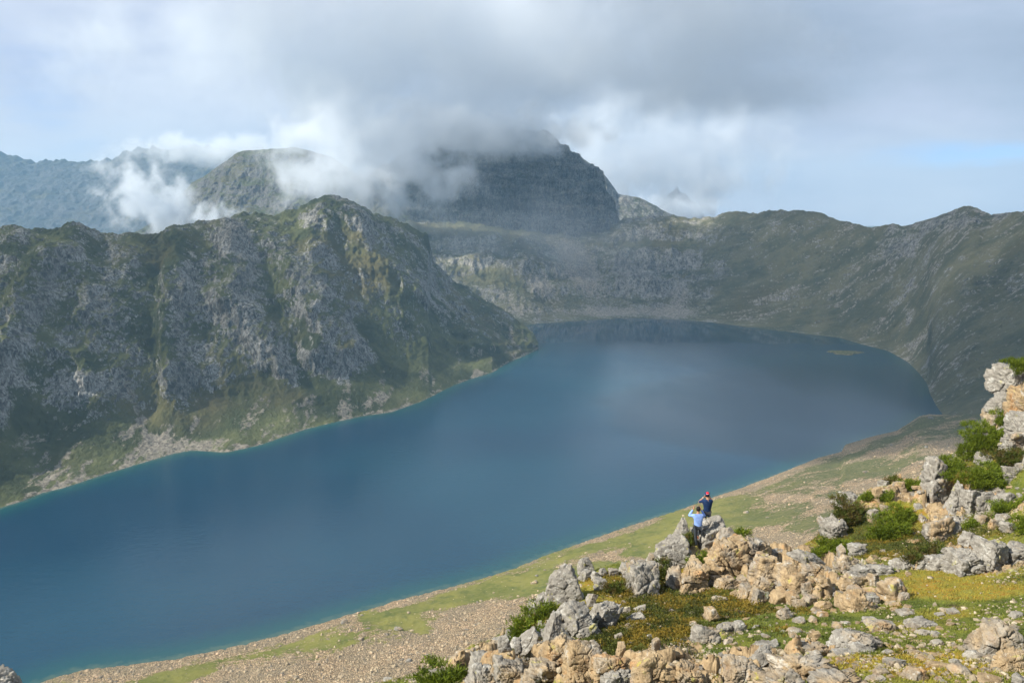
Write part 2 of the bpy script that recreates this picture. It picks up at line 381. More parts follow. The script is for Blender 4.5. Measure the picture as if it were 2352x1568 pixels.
def wall_noise(P, T, cx):
    px, py = project(P); env = sstep(T, 0.01, 0.22); rk = 1 - sstep(cx, 1500, 1750)
    right = 1 - rk
    top = 1 - 0.6 * sstep(T, 0.85, 1.0)
    ribs = 34 * fbm(P * np.array([1, 0.45, 0.35]) / 90.0, 6, 0.56, ridged=True)
    fine = 5 * fbm(P * np.array([1, 1, 0.7]) / 18.0, 4, 0.6, ridged=True)
    # shallow runnels down the right hand slope, falling towards the lake
    u = (P[:, 0] * 0.50 + P[:, 1] * 0.86)
    Q = np.stack([u / 60.0, P[:, 2] / 260.0, (P[:, 0] - P[:, 1]) / 700.0], -1)
    run = 11 * fbm(Q, 5, 0.58, ridged=True) + 8.0 * fbm(P / 34.0, 6, 0.64, ridged=True)
    crag = 13 * fbm(P / 22.0, 4, 0.6, ridged=True) * (spot(px, py, 2200, 505, 110, 24, -8) + 0.7 * spot(px, py, 2070, 560, 60, 40, -30) + 0.45 * spot(px, py, 1800, 500, 120, 30) + 0.7 * spot(px, py, 2300, 640, 80, 60, -30))
    d = ((ribs + fine) * rk + run * right + crag) * env * top
    out = np.zeros_like(P); out[:, 1] = -d * 0.7; out[:, 2] = d * 0.5 + 1.5 * env * fbm(P / 7.0, 3)
    out[:, 2] += sstep(T, .94, 1) * 12 * fbm(P * np.array([1, 0, 0]) / 24.0, 4, 0.6)
    return out
def wall_attr(px, py, V):
    n = fbm(V / 80.0, 4)
    rgt = sstep(px, 1500, 1800)
    g = rgt * (0.62 + 0.5 * n) - 0.75 * spot(px, py, 2200, 505, 105, 22, -8) - 0.6 * spot(px, py, 2070, 560, 55, 30, -30) - 0.45 * spot(px, py, 2300, 640, 90, 50, -30) - .3 * spot(px, py, 1790, 505, 100, 25)
    g -= 0.35 * spot(px, py, 1500, 640, 90, 60)
    g += (1 - rgt) * (1.1 * spot(px, py, 1140, 640, 70, 16) + 1.0 * spot(px, py, 1300, 700, 130, 18) + .8 * spot(px, py, 1500, 560, 150, 7) + 0.25 * n + 0.10)
    # scree streaks running down towards the lake
    u = V[:, 0] * 0.50 + V[:, 1] * 0.86
    st = fbm(np.stack([u / 15.0, V[:, 2] / 80.0, (V[:, 0] - V[:, 1]) / 240.0], -1), 4, 0.6)
    s = rgt * np.clip(0.40 + 1.0 * st + .35 * fbm(V / 18.0, 3, .6), 0, 0.75) * (0.6 + 0.4 * sstep(fbm(V / 200.0, 2), -.2, .3)) + (1 - rgt) * (1.1 * spot(px, py, 1330, 610, 45, 110, -35) + .9 * spot(px, py, 1240, 655, 30, 60, -50) + .8 * spot(px, py, 1560, 690, 30, 60, 20) + 0.8 * spot(px, py, 1450, 715, 220, 14) + 0.6 * spot(px, py, 1180, 700, 70, 30, 30) + 0.5 * st * 0.6)
    s = s * (1 - spot(px, py, 1130, 522, 260, 22)); g = g + .5 * spot(px, py, 1130, 522, 260, 20)
    s += 0.12 * sstep(V[:, 2] + 9 * n, 2.5, .3)
    return g, np.clip(s, 0, 1)
mwall, Gwall = strip('mountain_slope', cols, base2, crf, wall_prof, 330, wall_noise, M['wall'], back=(900, 60), attr_fn=wall_attr,
                     label='cirque of rock slabs and grey green scree slopes closing the far end and right side of the lake')

# -- the peaks behind
def simple_peak(name, c0, c1, ncol, rows, CRp, CYp, by, bY, amp, scale, mat, prof, label, back=(900, 0), strata=0.0, rag=4.0):
    cols = np.linspace(c0, c1, ncol)
    base = at(cols, np.full(ncol, float(by)), np.full(ncol, float(bY)))
    cr_ = at(cols, curve(CRp, cols), curve(CYp, cols))
    def nf(P, T, cx):
        env = sstep(T, 0, .1); top = 1 - .7 * sstep(T, .9, 1)
        d = amp * fbm(P * np.array([1, .45, .3]) / scale, 6, .55, ridged=True)
        d += strata * (np.abs(((P[:, 2] + 0.08 * P[:, 0] + 14 * perlin(P / 120.0)) / 46.0) % 1 - .5) * 4 - 1)
        d += amp * .3 * fbm(P / (scale * .2), 4, .6, ridged=True)
        out = np.zeros_like(P); out[:, 1] = -d * env * top * .8; out[:, 2] = d * .35 * env * top + sstep(T, .9, 1) * rag * fbm(P * np.array([1, 0, 0]) / (scale * .25), 4, .65)
        return out
    def af(px, py, V): return 0.15 * fbm(V / 90.0, 3) + .1, np.clip(.6 * fbm(V / 140.0 + 9, 3) - .1, 0, 1)
    return strip(name, cols, base, cr_, prof, rows, nf, mat, back=back, foot=False, attr_fn=af, label=label)
lin = lambda c, t_: t_ + 0 * c
cliffp = lambda c, t_: np.interp(np.clip(t_ + .04 * np.sin(c / 60.0) * np.sin(3.14 * t_), 0, 1), [0, .12, .2, .42, .5, .72, .8, 1], [0, .05, .24, .33, .60, .68, .90, 1])
PK = [(700, 480), (780, 440), (840, 410), (900, 372), (960, 340), (1050, 318), (1100, 305), (1180, 300), (1260, 305), (1285, 332), (1305, 340), (1312, 352), (1330, 358), (1345, 376), (1362, 380), (1375, 392), (1384, 396), (1388, 412), (1386, 428), (1394, 443), (1402, 450), (1412, 470), (1416, 500), (1432, 520), (1450, 560)]
simple_peak('mountain_peak', 700, 1450, 700, 300, PK, [(700, 3250), (840, 3200), (1450, 3150)], 600, 2850, 52, 120.0, M['peak'], cliffp, 'massive cliff faced peak with its top lost in cloud behind the lake', back=(1200, 0), strata=14.0, rag=22)
PE = [(250, 580), (320, 532), (380, 492), (428, 435), (440, 422), (480, 400), (540, 356), (560, 347), (620, 344), (680, 340), (760, 360), (850, 420), (950, 500)]
simple_peak('mountain_peak', 250, 950, 420, 200, PE, [(250, 2900), (950, 2900)], 610, 2450, 34, 120.0, M['pyramid'], lin, 'dark pyramid peak half wrapped in white cloud behind the left ridge', strata=4.0)
PF = [(-500, 330), (-100, 338), (0, 350), (50, 364), (80, 372), (100, 370), (150, 368), (170, 373), (195, 368), (215, 373), (240, 370), (270, 358), (300, 347), (330, 340), (350, 343), (380, 345), (430, 335), (480, 338), (560, 350), (760, 420)]
simple_peak('mountain_range', -500, 760, 620, 220, PF, [(-500, 6000), (760, 6000)], 610, 4600, 70, 260.0, M['far'], lin, 'pale blue far mountain range on the left beyond the ridge', back=(2500, 0), strata=8.0, rag=60)
PG = [(1300, 340), (1370, 385), (1395, 410), (1420, 446), (1450, 451), (1470, 455), (1500, 470), (1530, 487), (1545, 494), (1650, 515), (1800, 560)]
simple_peak('mountain_shoulder', 1300, 1800, 260, 130, PG, [(1300, 3700), (1800, 3700)], 590, 3300, 22, 110.0, M['peak'], lin, 'hazy shoulder stepping down to the right of the cloud capped peak')
PH = [(1440, 530), (1505, 478), (1522, 466), (1535, 446), (1548, 436), (1554, 427), (1562, 440), (1576, 446), (1588, 462), (1600, 470), (1612, 487), (1640, 530)]
simple_peak('mountain_spire', 1440, 1640, 160, 80, PH, [(1440, 5200), (1640, 5200)], 560, 4900, 20, 110.0, M['far'], lin, 'small steep spire poking out of white cloud right of the big peak')

# ------------------------------------------------------------------ the near shore: meadow and scree below the viewpoint
M['meadow'] = None
def meadow_material():
    mt, t = material('meadow_ground')
    P = t.n('ShaderNodeNewGeometry').outputs['Position']
    sc = t.n('ShaderNodeAttribute', attribute_name='scree').outputs['Fac']
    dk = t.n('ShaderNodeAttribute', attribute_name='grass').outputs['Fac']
    a = t.noise(P, 0.035, 6, 0.6); b = t.noise(P, 0.35, 6, 0.7); c = t.noise(P, 0.12, 5, 0.6)
    gc = t.mix(t.ss(a, .35, .65), (0.098, 0.110, 0.020), (0.175, 0.165, 0.038))
    gc = t.mix(t.ss(b, .35, .7), gc, t.mix(.5, gc, (0.20, 0.185, 0.075)))
    gc = t.mix(t.m('MULTIPLY', t.ss(c, .5, .7), .6), gc, (0.050, 0.070, 0.020))
    cell = t.n('ShaderNodeSeparateColor', {0: t.voro(P, 0.9, 'F1', 'Color')}).outputs[0]
    edge = t.voro(P, 0.9, 'DISTANCE_TO_EDGE')
    st = t.mix(cell, (0.26, 0.18, 0.105), (0.64, 0.47, 0.295))
    st = t.mix(t.ss(edge, 0.0, 0.16), (0.075, 0.058, 0.036), t.mix(t.ss(a, .4, .6), st, t.mix(.6, st, (.30, .25, .17))))
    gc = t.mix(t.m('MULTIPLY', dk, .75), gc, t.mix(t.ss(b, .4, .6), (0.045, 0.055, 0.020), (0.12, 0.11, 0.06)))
    mask = t.ss(t.m('ADD', sc, t.m('ADD', t.m('MULTIPLY', t.m('SUBTRACT', b, .5), 1.3), t.m('MULTIPLY', t.m('SUBTRACT', c, .5), 0.8))), .36, .62)
    col = t.mix(mask, gc, st)
    h = t.m('ADD', t.m('MULTIPLY', b, .6), t.m('MULTIPLY', t.m('MULTIPLY', edge, mask), 1.2))
    return finish(mt, t, col, .95, t.bump(h, 1.0, 1.1), .1)
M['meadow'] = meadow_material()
NS_COLS = np.concatenate([np.linspace(-900, -110, 90), np.linspace(-100, 2352, 860), np.linspace(2356, 2900, 90)])
def near_shore(cx): return on_plane(cx, curve(SH_NEAR, cx))
def near_z(X, Y, Ys):
    a = 0.125 * (Ys - Y); b = CAMZ - 12 - 0.70 * Y - 0.0002 * X * X
    k = 14.0; return np.maximum(a, b) + k * np.exp(-np.abs(a - b) / k) * 0.5
nshr = near_shore(NS_COLS)
rows = 420
tt = np.linspace(0, 1, rows)
Y0 = 42.0
Ys = nshr[:, 1][:, None]
kx = sstep(NS_COLS, 2136, 2352)[:, None]
YY = Y0 * (Ys / Y0) ** (tt[None, :] ** 0.8)
XX = nshr[:, 0][:, None] / Ys * YY
ZZ = near_z(XX, YY, Ys) + kx * 20 * sstep(YY, 0.4 * Ys, Ys)
P = np.stack([XX, YY, ZZ], -1)
flat = P.reshape(-1, 3)
env = sstep((Ys - YY), 0, 40).ravel(); nearf = sstep(YY, 60, 200).ravel()
flat[:, 2] += env * (4.5 * fbm(flat * np.array([1, 1, 0]) / 70.0, 4) + 0.7 * fbm(flat * np.array([1, 1, 0]) / 7.0, 4, .6)) * (0.25 + .75 * nearf)
flat[:, 2] += (1 - env) * 0.5 * fbm(flat * np.array([1, 1, 0]) / 5.0, 2)
P = flat.reshape(P.shape)
f2 = P[:, -1:, :].copy(); f2[:, :, 1] += 30; f2[:, :, 2] = -12
P = np.concatenate([P, f2], 1)
V = P.reshape(-1, 3); px, py = project(V)
def meadow_attr(px, py, V):
    """where the scree lies among the grass"""
    Q = np.stack([V[:, 0] * .8 + V[:, 1] * .6, (-V[:, 0] * .6 + V[:, 1] * .8) * 3.0, V[:, 2] * 0], -1)
    n = fbm(Q / 130.0, 5, .6)
    s = 0.26 + 1.15 * n + .30 * fbm(Q / 22.0, 3, .6)
    s += 0.8 * spot(px, py, 1000, 1500, 330, 75, -10) + 0.75 * spot(px, py, 620, 1545, 260, 32, -8) + 0.8 * spot(px, py, 860, 1430, 60, 26, -20) + .8 * spot(px, py, 1130, 1395, 110, 18, -5)
    s += 0.75 * spot(px, py, 1780, 1235, 90, 26, 10) + 0.5 * spot(px, py, 1960, 1110, 160, 18, -5) + .55 * spot(px, py, 1850, 1145, 130, 8, 4) + .7 * spot(px, py, 1960, 1028, 50, 14, -20) + .45 * spot(px, py, 2150, 1030, 160, 40, -15)
    s += 0.7 * spot(px, py, 1440, 1283, 70, 9, 4) + 0.3 * spot(px, py, 250, 1545, 120, 14, -5)
    s -= 0.95 * spot(px, py, 860, 1418, 90, 24, 6) * sstep(px, 790, 850) + 1.0 * spot(px, py, 1150, 1350, 120, 26, -12) + 0.55 * spot(px, py, 950, 1435, 60, 12, 20) + .6 * spot(px, py, 1180, 1460, 0.1 + 40, 16)
    s -= 0.5 * spot(px, py, 400, 1555, 60, 16) + .4 * spot(px, py, 1500, 1220, 100, 30, -15) + .5 * spot(px, py, 1700, 1190, 90, 14) + .5 * spot(px, py, 1080, 1535, 60, 15)
    s += 0.45 * sstep(V[:, 2], 3.5, 0.8)
    return np.clip(s, 0, 1)
scr = meadow_attr(px, py, V)
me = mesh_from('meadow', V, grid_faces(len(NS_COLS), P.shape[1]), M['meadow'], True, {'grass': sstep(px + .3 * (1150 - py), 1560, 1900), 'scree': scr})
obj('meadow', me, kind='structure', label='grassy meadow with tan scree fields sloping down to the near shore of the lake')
MEADOW = (V, px, py, scr, P.shape)

# ------------------------------------------------------------------ the lake
def lake():
    xs = np.linspace(-1600, 1700, 420); ys = np.linspace(180, 2450, 420)
    X, Yg = np.meshgrid(xs, ys, indexing='ij'); Q = np.stack([X.ravel(), Yg.ravel()], -1)
    shore = []
    for pl in (SH_LEFT, SH_FAR[1:18], SH_NEAR[:33]):
        c = np.array(pl, float); w = on_plane(c[:, 0], c[:, 1])[:, :2]
        s_ = np.linspace(0, len(w) - 1, len(w) * 6)
        shore.append(np.stack([np.interp(s_, np.arange(len(w)), w[:, 0]), np.interp(s_, np.arange(len(w)), w[:, 1])], -1))
    shore = np.concatenate(shore)
    d = np.full(len(Q), 1e9)
    for p in shore: d = np.minimum(d, (Q[:, 0] - p[0]) ** 2 + (Q[:, 1] - p[1]) ** 2)
    d = np.sqrt(d)
    V = np.concatenate([Q, np.zeros((len(Q), 1))], 1)
    mt, t = material('lake_water')
    P = t.n('ShaderNodeNewGeometry').outputs['Position']
    sd_ = t.n('ShaderNodeAttribute', attribute_name='shore').outputs['Fac']
    w1 = t.noise(t.v('MULTIPLY', P, (1, 1.0, 1)), 0.9, 3, .6); w2 = t.noise(P, 0.16, 4, .6)
    big = t.noise(P, 0.0022, 3, .5)
    deep = t.mix(t.ss(big, .35, .65), (0.0008, 0.024, 0.056), (0.001, 0.038, 0.070))
    shal = (0.004, 0.050, 0.060)
    n = t.m('ADD', sd_, t.m('MULTIPLY', t.m('SUBTRACT', w2, .5), 14))
    col = t.mix(t.ss(n, 2, 34), shal, deep)
    col = t.mix(t.ss(n, 0.0, 7), (0.045, 0.085, 0.070), col)
    h = t.m('ADD', t.m('MULTIPLY', w1, .5), t.m('MULTIPLY', w2, 1.5))
    yy = t.n('ShaderNodeSeparateXYZ', {0: P}).outputs[1]
    calm = t.ss(t.m('ADD', yy, t.m('MULTIPLY', t.m('SUBTRACT', t.noise(P, .006, 4, .6), .5), 260)), 1735, 1765)      # no wind under the headwall
    ruf = t.m('MULTIPLY', t.ss(t.noise(t.v('MULTIPLY', P, (1, .6, 1)), .0045, 4, .55, .4), .35, .65, .14, .25), t.m('SUBTRACT', 1.0, t.m('MULTIPLY', calm, .86)))
    finish(mt, t, col, ruf, t.bump(h, t.m('MULTIPLY', t.ss(t.noise(t.v('MULTIPLY', P, (1, .3, 1)), .010, 6, .62, .5), .35, .65, .6, 1.5), t.m('SUBTRACT', .45, t.m('MULTIPLY', calm, .38))), .24), .38, IOR=1.33)
    me = mesh_from('lake', V, grid_faces(420, 420), mt, True, {'shore': d})
    obj('lake', me, kind='structure', label='deep blue alpine lake filling the valley')
lake()
# ground under and beyond everything, out to the horizon
mt, t = material('distant_ground')
P_ = t.n('ShaderNodeNewGeometry').outputs['Position']
finish(mt, t, t.mix(t.noise(P_, .002, 6, .6), (0.05, 0.06, 0.03), (0.14, 0.13, 0.10)), .95)
g = np.linspace(-30000, 30000, 61); X, Yg = np.meshgrid(g, g, indexing='ij')
Zg = np.full(X.size, -60.0)
obj('ground', mesh_from('ground', np.stack([X.ravel(), Yg.ravel(), Zg], -1), grid_faces(61, 61), mt), kind='structure', label='valley floor stretching to the horizon')
# small grassy island near the far shore
def island():
    c = on_plane(1940, 809); n = 40; a = np.linspace(0, 2 * math.pi, n, endpoint=False); rr = np.linspace(0, 1.15, 12)
    V = []
    for k, r in enumerate(rr):
        w = 1 + .25 * np.sin(a * 3 + 1) + .12 * np.sin(a * 7)
        V.append(np.stack([c[0] + r * 30 * w * np.cos(a), c[1] + r * 24 * w * np.sin(a), 3.2 * (1 - r ** 2) + .25 * np.sin(a * 9 + k)], -1))
    V = np.concatenate(V); F_ = []
    for i in range(11):
        for j in range(n): F_.append((i * n + j, i * n + (j + 1) % n, (i + 1) * n + (j + 1) % n, (i + 1) * n + j))
    me = mesh_from('island', V, F_, M['meadow'], True, {'grass': np.ones(len(V)), 'scree': np.where(V[:, 2] < 1, .45, .3)})
    obj('island', me, kind='structure', label='tiny flat grassy islet in the lake near the far shore')
island()
# ------------------------------------------------------------------ the near hillside
GP = [(900, 1568, 24), (1100, 1568, 20.5), (1400, 1568, 18), (1700, 1568, 17), (2000, 1568, 16), (2352, 1568, 15.5),
      (400, 1830, 19), (900, 1800, 15), (1400, 1800, 11), (2000, 1800, 10), (2500, 1750, 11.5), (0, 1640, 14), (-150, 1620, 14), (-100, 1800, 10), (150, 1760, 15),
      (200, 1900, 22), (500, 1760, 27), (700, 1690, 29), (830, 1640, 29),
      (1030, 1520, 26), (1120, 1490, 26.5), (1300, 1500, 22.5), (1600, 1500, 20.5), (1900, 1500, 19.5), (2200, 1500, 18.5), (2352, 1500, 18),
      (1200, 1420, 31), (1400, 1400, 28.5), (1600, 1430, 25), (1800, 1430, 24), (2000, 1430, 23.5), (2200, 1430, 22.5), (2352, 1430, 21.5),
      (1290, 1345, 34), (1500, 1340, 32), (1700, 1375, 29.5), (1900, 1380, 27.5), (2080, 1370, 26.8), (2352, 1360, 25),
      (1400, 1305, 35.6), (1500, 1303, 35.6), (1610, 1262, 35), (1680, 1250, 35.4), (1740, 1275, 36), (1880, 1285, 36), (1830, 1252, 42), (2000, 1300, 34), (2150, 1292, 33), (2250, 1302, 31), (2352, 1312, 29),
      (1900, 1235, 42), (2000, 1235, 41), (2100, 1240, 38.5), (2200, 1250, 36.5), (2352, 1240, 35),
      (1925, 1175, 45.5), (2030, 1135, 46.5), (2110, 1112, 47.5), (2200, 1155, 43.5), (2300, 1130, 42), (2352, 1110, 41),
      (2160, 1075, 48.5), (2230, 1045, 48.5), (2300, 990, 48), (2352, 960, 47), (2330, 900, 49.5), (2400, 840, 49.5), (2500, 790, 48), (2700, 800, 42), (2600, 1000, 38), (2600, 1300, 26), (2700, 1500, 17), (2700, 1800, 11)]
g_ = np.array(GP, float); Q = at(g_[:, 0], g_[:, 1], g_[:, 2])
far = []
for px_ in range(-200, 2801, 200):
    for Y_ in (54, 64, 78):
        if px_ > 1900 and Y_ == 54: continue
        w = at(px_, 800, Y_); far.append((w[0], Y_, CAMZ - 12 - 0.70 * Y_ - 3))
for px_ in range(-200, 900, 200): w = at(px_, 800, 40); far.append((w[0], 40, CAMZ - 12 - .7 * 40 - 2))
Q = np.concatenate([Q, np.array(far)])
def tps(r2): return np.where(r2 > 1e-9, r2 * np.log(r2 + 1e-12), 0)
A = tps(((Q[:, None, :2] - Q[None, :, :2]) ** 2).sum(-1)) + np.eye(len(Q)) * 4.0
PM = np.concatenate([np.ones((len(Q), 1)), Q[:, :2]], 1)
SYS = np.block([[A, PM], [PM.T, np.zeros((3, 3))]])
SOL = np.linalg.solve(SYS, np.concatenate([Q[:, 2], np.zeros(3)]))
def hill_z(x, y):
    out = np.empty(len(x))
    for s_ in range(0, len(x), 40000):
        xx, yy = x[s_:s_ + 40000], y[s_:s_ + 40000]
        k_ = tps((xx[:, None] - Q[None, :, 0]) ** 2 + (yy[:, None] - Q[None, :, 1]) ** 2)
        out[s_:s_ + 40000] = k_ @ SOL[:-3] + SOL[-3] + SOL[-2] * xx + SOL[-1] * yy
    return out
# crop coordinates I measured in -> 2352 wide picture
def A4(x, y): return 1148.4 + x * .3043, 1091 + y * .3043
def B5(x, y): return 1665.2 + x * .3043, 1091 + y * .3043
def C6(x, y): return 1894.9 + x * .2747, 775.2 + y * .2747
gc = np.linspace(-260, 2620, 1150); Yr = np.geomspace(8.5, 82, 560)
GX = (gc * S - 512) / F; gx, gy = np.meshgrid(GX, Yr, indexing='ij')
gx = gx * gy / (CP)                                           # fans out with distance so that detail follows nearness
hx, hy = gx.ravel(), gy.ravel()
hz_ = hill_z(hx, hy)
hp, hq = project(np.stack([hx, hy, hz_], -1))
HV = np.stack([hx, hy, hz_], -1)
def rocky_attr(px, py, V):
    n = fbm(V * np.array([1, 1, 0]) / 2.2, 4, .6)
    s = .46 * n + 0.06
    for (x, y, sx, sy, r_, a_) in [(1690, 1285, 70, 30, 10, .9), (1800, 1330, 90, 32, 14, .8), (1960, 1370, 70, 22, 20, .75), (1850, 1285, 110, 12, 14, .5), (1330, 1545, 230, 32, 0, .85), (1180, 1510, 90, 40, -20, .6),
                                  (1590, 1560, 120, 20, 0, .6), (1290, 1460, 90, 30, -30, .3), (1700, 1545, 120, 16, -8, .6), (1890, 1495, 110, 9, -12, .5), (2250, 1285, 90, 26, 0, .9), (2130, 1302, 60, 8, -10, .6), (2330, 930, 70, 110, 0, 1.0), (2160, 1130, 50, 40, 0, .7),
                                  (2250, 1150, 60, 24, 5, .7), (1930, 1190, 40, 40, 0, .5), (2060, 1130, 60, 26, -10, .5), (2170, 1210, 50, 34, 0, .35), (2290, 1480, 60, 60, 0, .3), (2000, 1290, 60, 12, -20, .4), (1600, 1240, 60, 50, 0, .8), (1560, 1490, 60, 20, 0, .25), (1680, 1450, 60, 14, 0, .25)]:
        s = s + a_ * spot(px, py, x, y, sx * 1.2, sy * 1.2, r_)
    s = s - .5 * spot(px, py, 2130, 1360, 170, 40) - .4 * spot(px, py, 1800, 1430, 160, 26) - .5 * spot(px, py, 2000, 1240, 60, 30)
    return s
rk = rocky_attr(hp, hq, HV)
rkm = sstep(rk, .28, .55)
near = sstep(hy, 70, 56)
e1, id1 = worley(HV * np.array([1, 1, 1.3]) / 0.85 + 0.35 * fbm(HV / .8, 2)[:, None])
e2, id2 = worley(HV * np.array([1, 1, 1.3]) / 0.30)
disp = rkm * ((id1 - .3) * .75 + (id2 - .5) * .16 - .30 * sstep(e1, .10, .0) - .05 * sstep(e2, .1, 0) + .08 * fbm(HV / .25, 3, ridged=True))
disp += (1 - rkm) * (.10 * fbm(HV / 1.3, 4) + .045 * fbm(HV / .22, 3))
disp += .25 * fbm(HV * np.array([1, 1, 0]) / 5.0, 3)
HV[:, 2] += disp * near
def gold_attr(px, py, V):
    s = .38 + .7 * fbm(V * np.array([1, 1, 0]) / 3.5, 3)
    for (x, y, sx, sy, r_, a_) in [(2180, 1345, 140, 30, 0, .6), (2050, 1520, 200, 30, 0, .55), (1430, 1350, 70, 26, 0, .8), (1400, 1390, 130, 20, -10, .7), (1880, 1250, 90, 12, 10, .5), (2280, 1260, 60, 22, 0, .5), (2250, 1500, 120, 40, 0, .25),
                                  (1540, 1310, 30, 22, 0, .6), (1980, 1270, 80, 16, 0, .3), (2150, 1180, 60, 14, 10, .4), (1780, 1430, 200, 26, -2, -.55), (1900, 1450, 160, 20, 0, -.3), (1640, 1400, 80, 20, 0, -.4)]:
        s = s + a_ * spot(px, py, x, y, sx, sy, r_)
    return np.clip(s, 0, 1)
def heath_attr(px, py, V):
    s = -.02 + .55 * fbm(V * np.array([1, 1, 0]) / 1.6, 4, .6)
    for (x, y, sx, sy, r_, a_) in [(1560, 1390, 150, 34, 5, .75), (1480, 1440, 130, 26, 5, .8), (1520, 1330, 60, 34, -20, .5), (1450, 1490, 110, 30, 10, .7), (1250, 1420, 50, 60, 35, .5), (1690, 1380, 60, 22, 0, .6), (1200, 1490, 40, 40, 0, .6),
                                  (2000, 1235, 120, 46, 0, .7), (2120, 1255, 90, 30, 0, .6), (1990, 1180, 90, 34, 0, .55), (2230, 1230, 90, 34, 0, .5), (2290, 1180, 60, 40, 0, .4), (2250, 1080, 90, 40, 0, .5), (1420, 1330, 80, 26, 0, .45), (1800, 1400, 120, 12, 5, .35), (1740, 1440, 70, 16, 0, .2), (1960, 1375, 60, 12, 0, .3), (2060, 1400, 40, 14, 0, .3)]:
        s = s + a_ * spot(px, py, x, y, sx, sy, r_)
    return np.clip(s, 0, 1)
gold = gold_attr(hp, hq, HV); heath = heath_attr(hp, hq, HV)

def turf_colour(t, P, goldA, dark=1.0):
    a = t.noise(P, 1.1, 5, .6); b = t.noise(P, 7.0, 4, .65); c = t.noise(P, 0.35, 3, .5)
    green = t.mix(t.ss(a, .35, .65), (0.062, 0.082, 0.014), (0.135, 0.148, 0.024))
    yel = t.mix(t.ss(a, .4, .65), (0.225, 0.175, 0.026), (0.27, 0.140, 0.026))
    yel = t.mix(t.ss(b, .35, .65), yel, (0.185, 0.18, 0.026))
    m = t.ss(t.m('ADD', goldA, t.m('MULTIPLY', t.m('SUBTRACT', b, .5), .9)), .40, .75)
    col = t.mix(m, green, yel)
    return t.mix(t.ss(b, .52, .72, 0, .55), col, (0.17, 0.17, 0.075)), a, b
def rock_colour(t, P, tint, seedv=None):
    """weathered rock: grey or rust coloured, with pale and yellow-green lichen"""
    a = t.noise(P, 0.9, 6, .62, .4); b = t.noise(P, 4.2, 6, .7); c = t.noise(t.v('ADD', P, (7, 3, 1)), 1.6, 5, .6); f = t.noise(P, 17.0, 4, .7)
    b = t.m('ADD', t.m('MULTIPLY', b, .6), t.m('MULTIPLY', t.noise(t.v('MULTIPLY', P, (1.2, 1.2, 5)), 1.5, 5, .6, .3), .4))
    grey = t.mix(t.ss(b, .3, .7), (0.125, 0.113, 0.098), (0.33, 0.308, 0.270))
    warm = t.mix(t.ss(b, .3, .7), (0.165, 0.115, 0.065), (0.43, 0.320, 0.190))
    rust = t.mix(t.ss(f, .3, .7), (0.25, 0.115, 0.040), (0.47, 0.28, 0.13))
    warm = t.mix(t.ss(c, .53, .70, 0, .7), warm, rust)
    col = t.mix(t.ss(t.m('ADD', tint, t.m('MULTIPLY', t.m('SUBTRACT', a, .5), 1.5)), .3, .7), grey, warm)
    lich = t.ss(t.m('ADD', t.noise(t.v('ADD', P, (1, 9, 4)), 2.8, 6, .7), t.m('MULTIPLY', t.m('SUBTRACT', 1.0, tint), .05)), .59, .68, 0, .6)
    col = t.mix(lich, col, t.mix(t.ss(f, .35, .65), (0.32, 0.31, 0.28), (0.58, 0.57, 0.53)))
    yl = t.ss(t.noise(t.v('ADD', P, (11, 2, 8)), 2.1, 5, .7), .60, .68, 0, .7)
    col = t.mix(yl, col, t.mix(t.ss(f, .4, .6), (0.33, 0.34, 0.10), (0.44, 0.37, 0.07)))
    pits = t.ss(t.noise(t.v('ADD', P, (5, 5, 2)), 9.0, 5, .75), .36, .26, 0, .8)
    col = t.mix(pits, col, (0.045, 0.037, 0.030))
    h = t.m('ADD', t.m('ADD', t.m('MULTIPLY', b, .8), t.m('MULTIPLY', f, .28)), t.m('MULTIPLY', a, .5))
    return col, h
mt, t = material('rock')
tc = t.n('ShaderNodeTexCoord').outputs['Object']; rnd = t.n('ShaderNodeObjectInfo').outputs['Random']
P_ = t.v('ADD', tc, t.v('SCALE', (31.0, 17.0, 23.0), rnd))
tint = t.n('ShaderNodeAttribute', attribute_type='OBJECT', attribute_name='tint').outputs['Fac']
col, h = rock_colour(t, P_, tint)
finish(mt, t, col, .92, t.bump(h, 1.0, .09), .2); M['rock'] = mt
mt, t = material('hillside_ground')
P_ = t.n('ShaderNodeNewGeometry').outputs['Position']
att = lambda t, n: t.n('ShaderNodeAttribute', attribute_name=n).outputs['Fac']
turf, a_, b_ = turf_colour(t, P_, att(t, 'gold'))
soil = t.mix(t.ss(b_, .4, .6), (0.05, 0.032, 0.020), (0.12, 0.08, 0.05))
turf = t.mix(t.ss(t.noise(P_, .8, 5, .65), .60, .66, 0, .8), turf, soil)
turf = t.mix(t.ss(att(t, 'heath'), .3, .6, 0, .7), turf, (0.045, 0.05, 0.014))
rc, rh = rock_colour(t, P_, t.ss(t.noise(P_, .25, 2), .35, .6))
m_ = t.ss(t.m('ADD', att(t, 'rocky'), t.m('MULTIPLY', t.m('SUBTRACT', b_, .5), .35)), .33, .42)
finish(mt, t, t.mix(m_, turf, rc), .95, t.bump(t.m('ADD', rh, t.m('MULTIPLY', b_, .4)), 1.0, .08), .15)
nci, ncj = len(GX), len(Yr)
def flank(side):
    # the hill goes on sideways beyond what the picture shows, rounding off down to the meadow
    e = HV.reshape(nci, ncj, 3)[-1 if side > 0 else 0]; out = [e]
    for dx in np.geomspace(.5, 260, 60):
        p = e.copy(); p[:, 0] += side * dx; rise = (.22 if side > 0 else -.25) * dx
        p[:, 2] += rise - .010 * dx ** 2 * (1 if side > 0 else .4) + min(dx / 6, 1) * .9 * fbm(p * np.array([1, 1, 0]) / 4.0, 4, .6) - .9 * min(dx / 6, 1) * .2
        p[:, 2] = np.maximum(p[:, 2], CAMZ - 14 - .7 * p[:, 1] - 3 - .25 * dx)
        out.append(p)
    G = np.stack(out if side > 0 else out[::-1], 0)
    return G
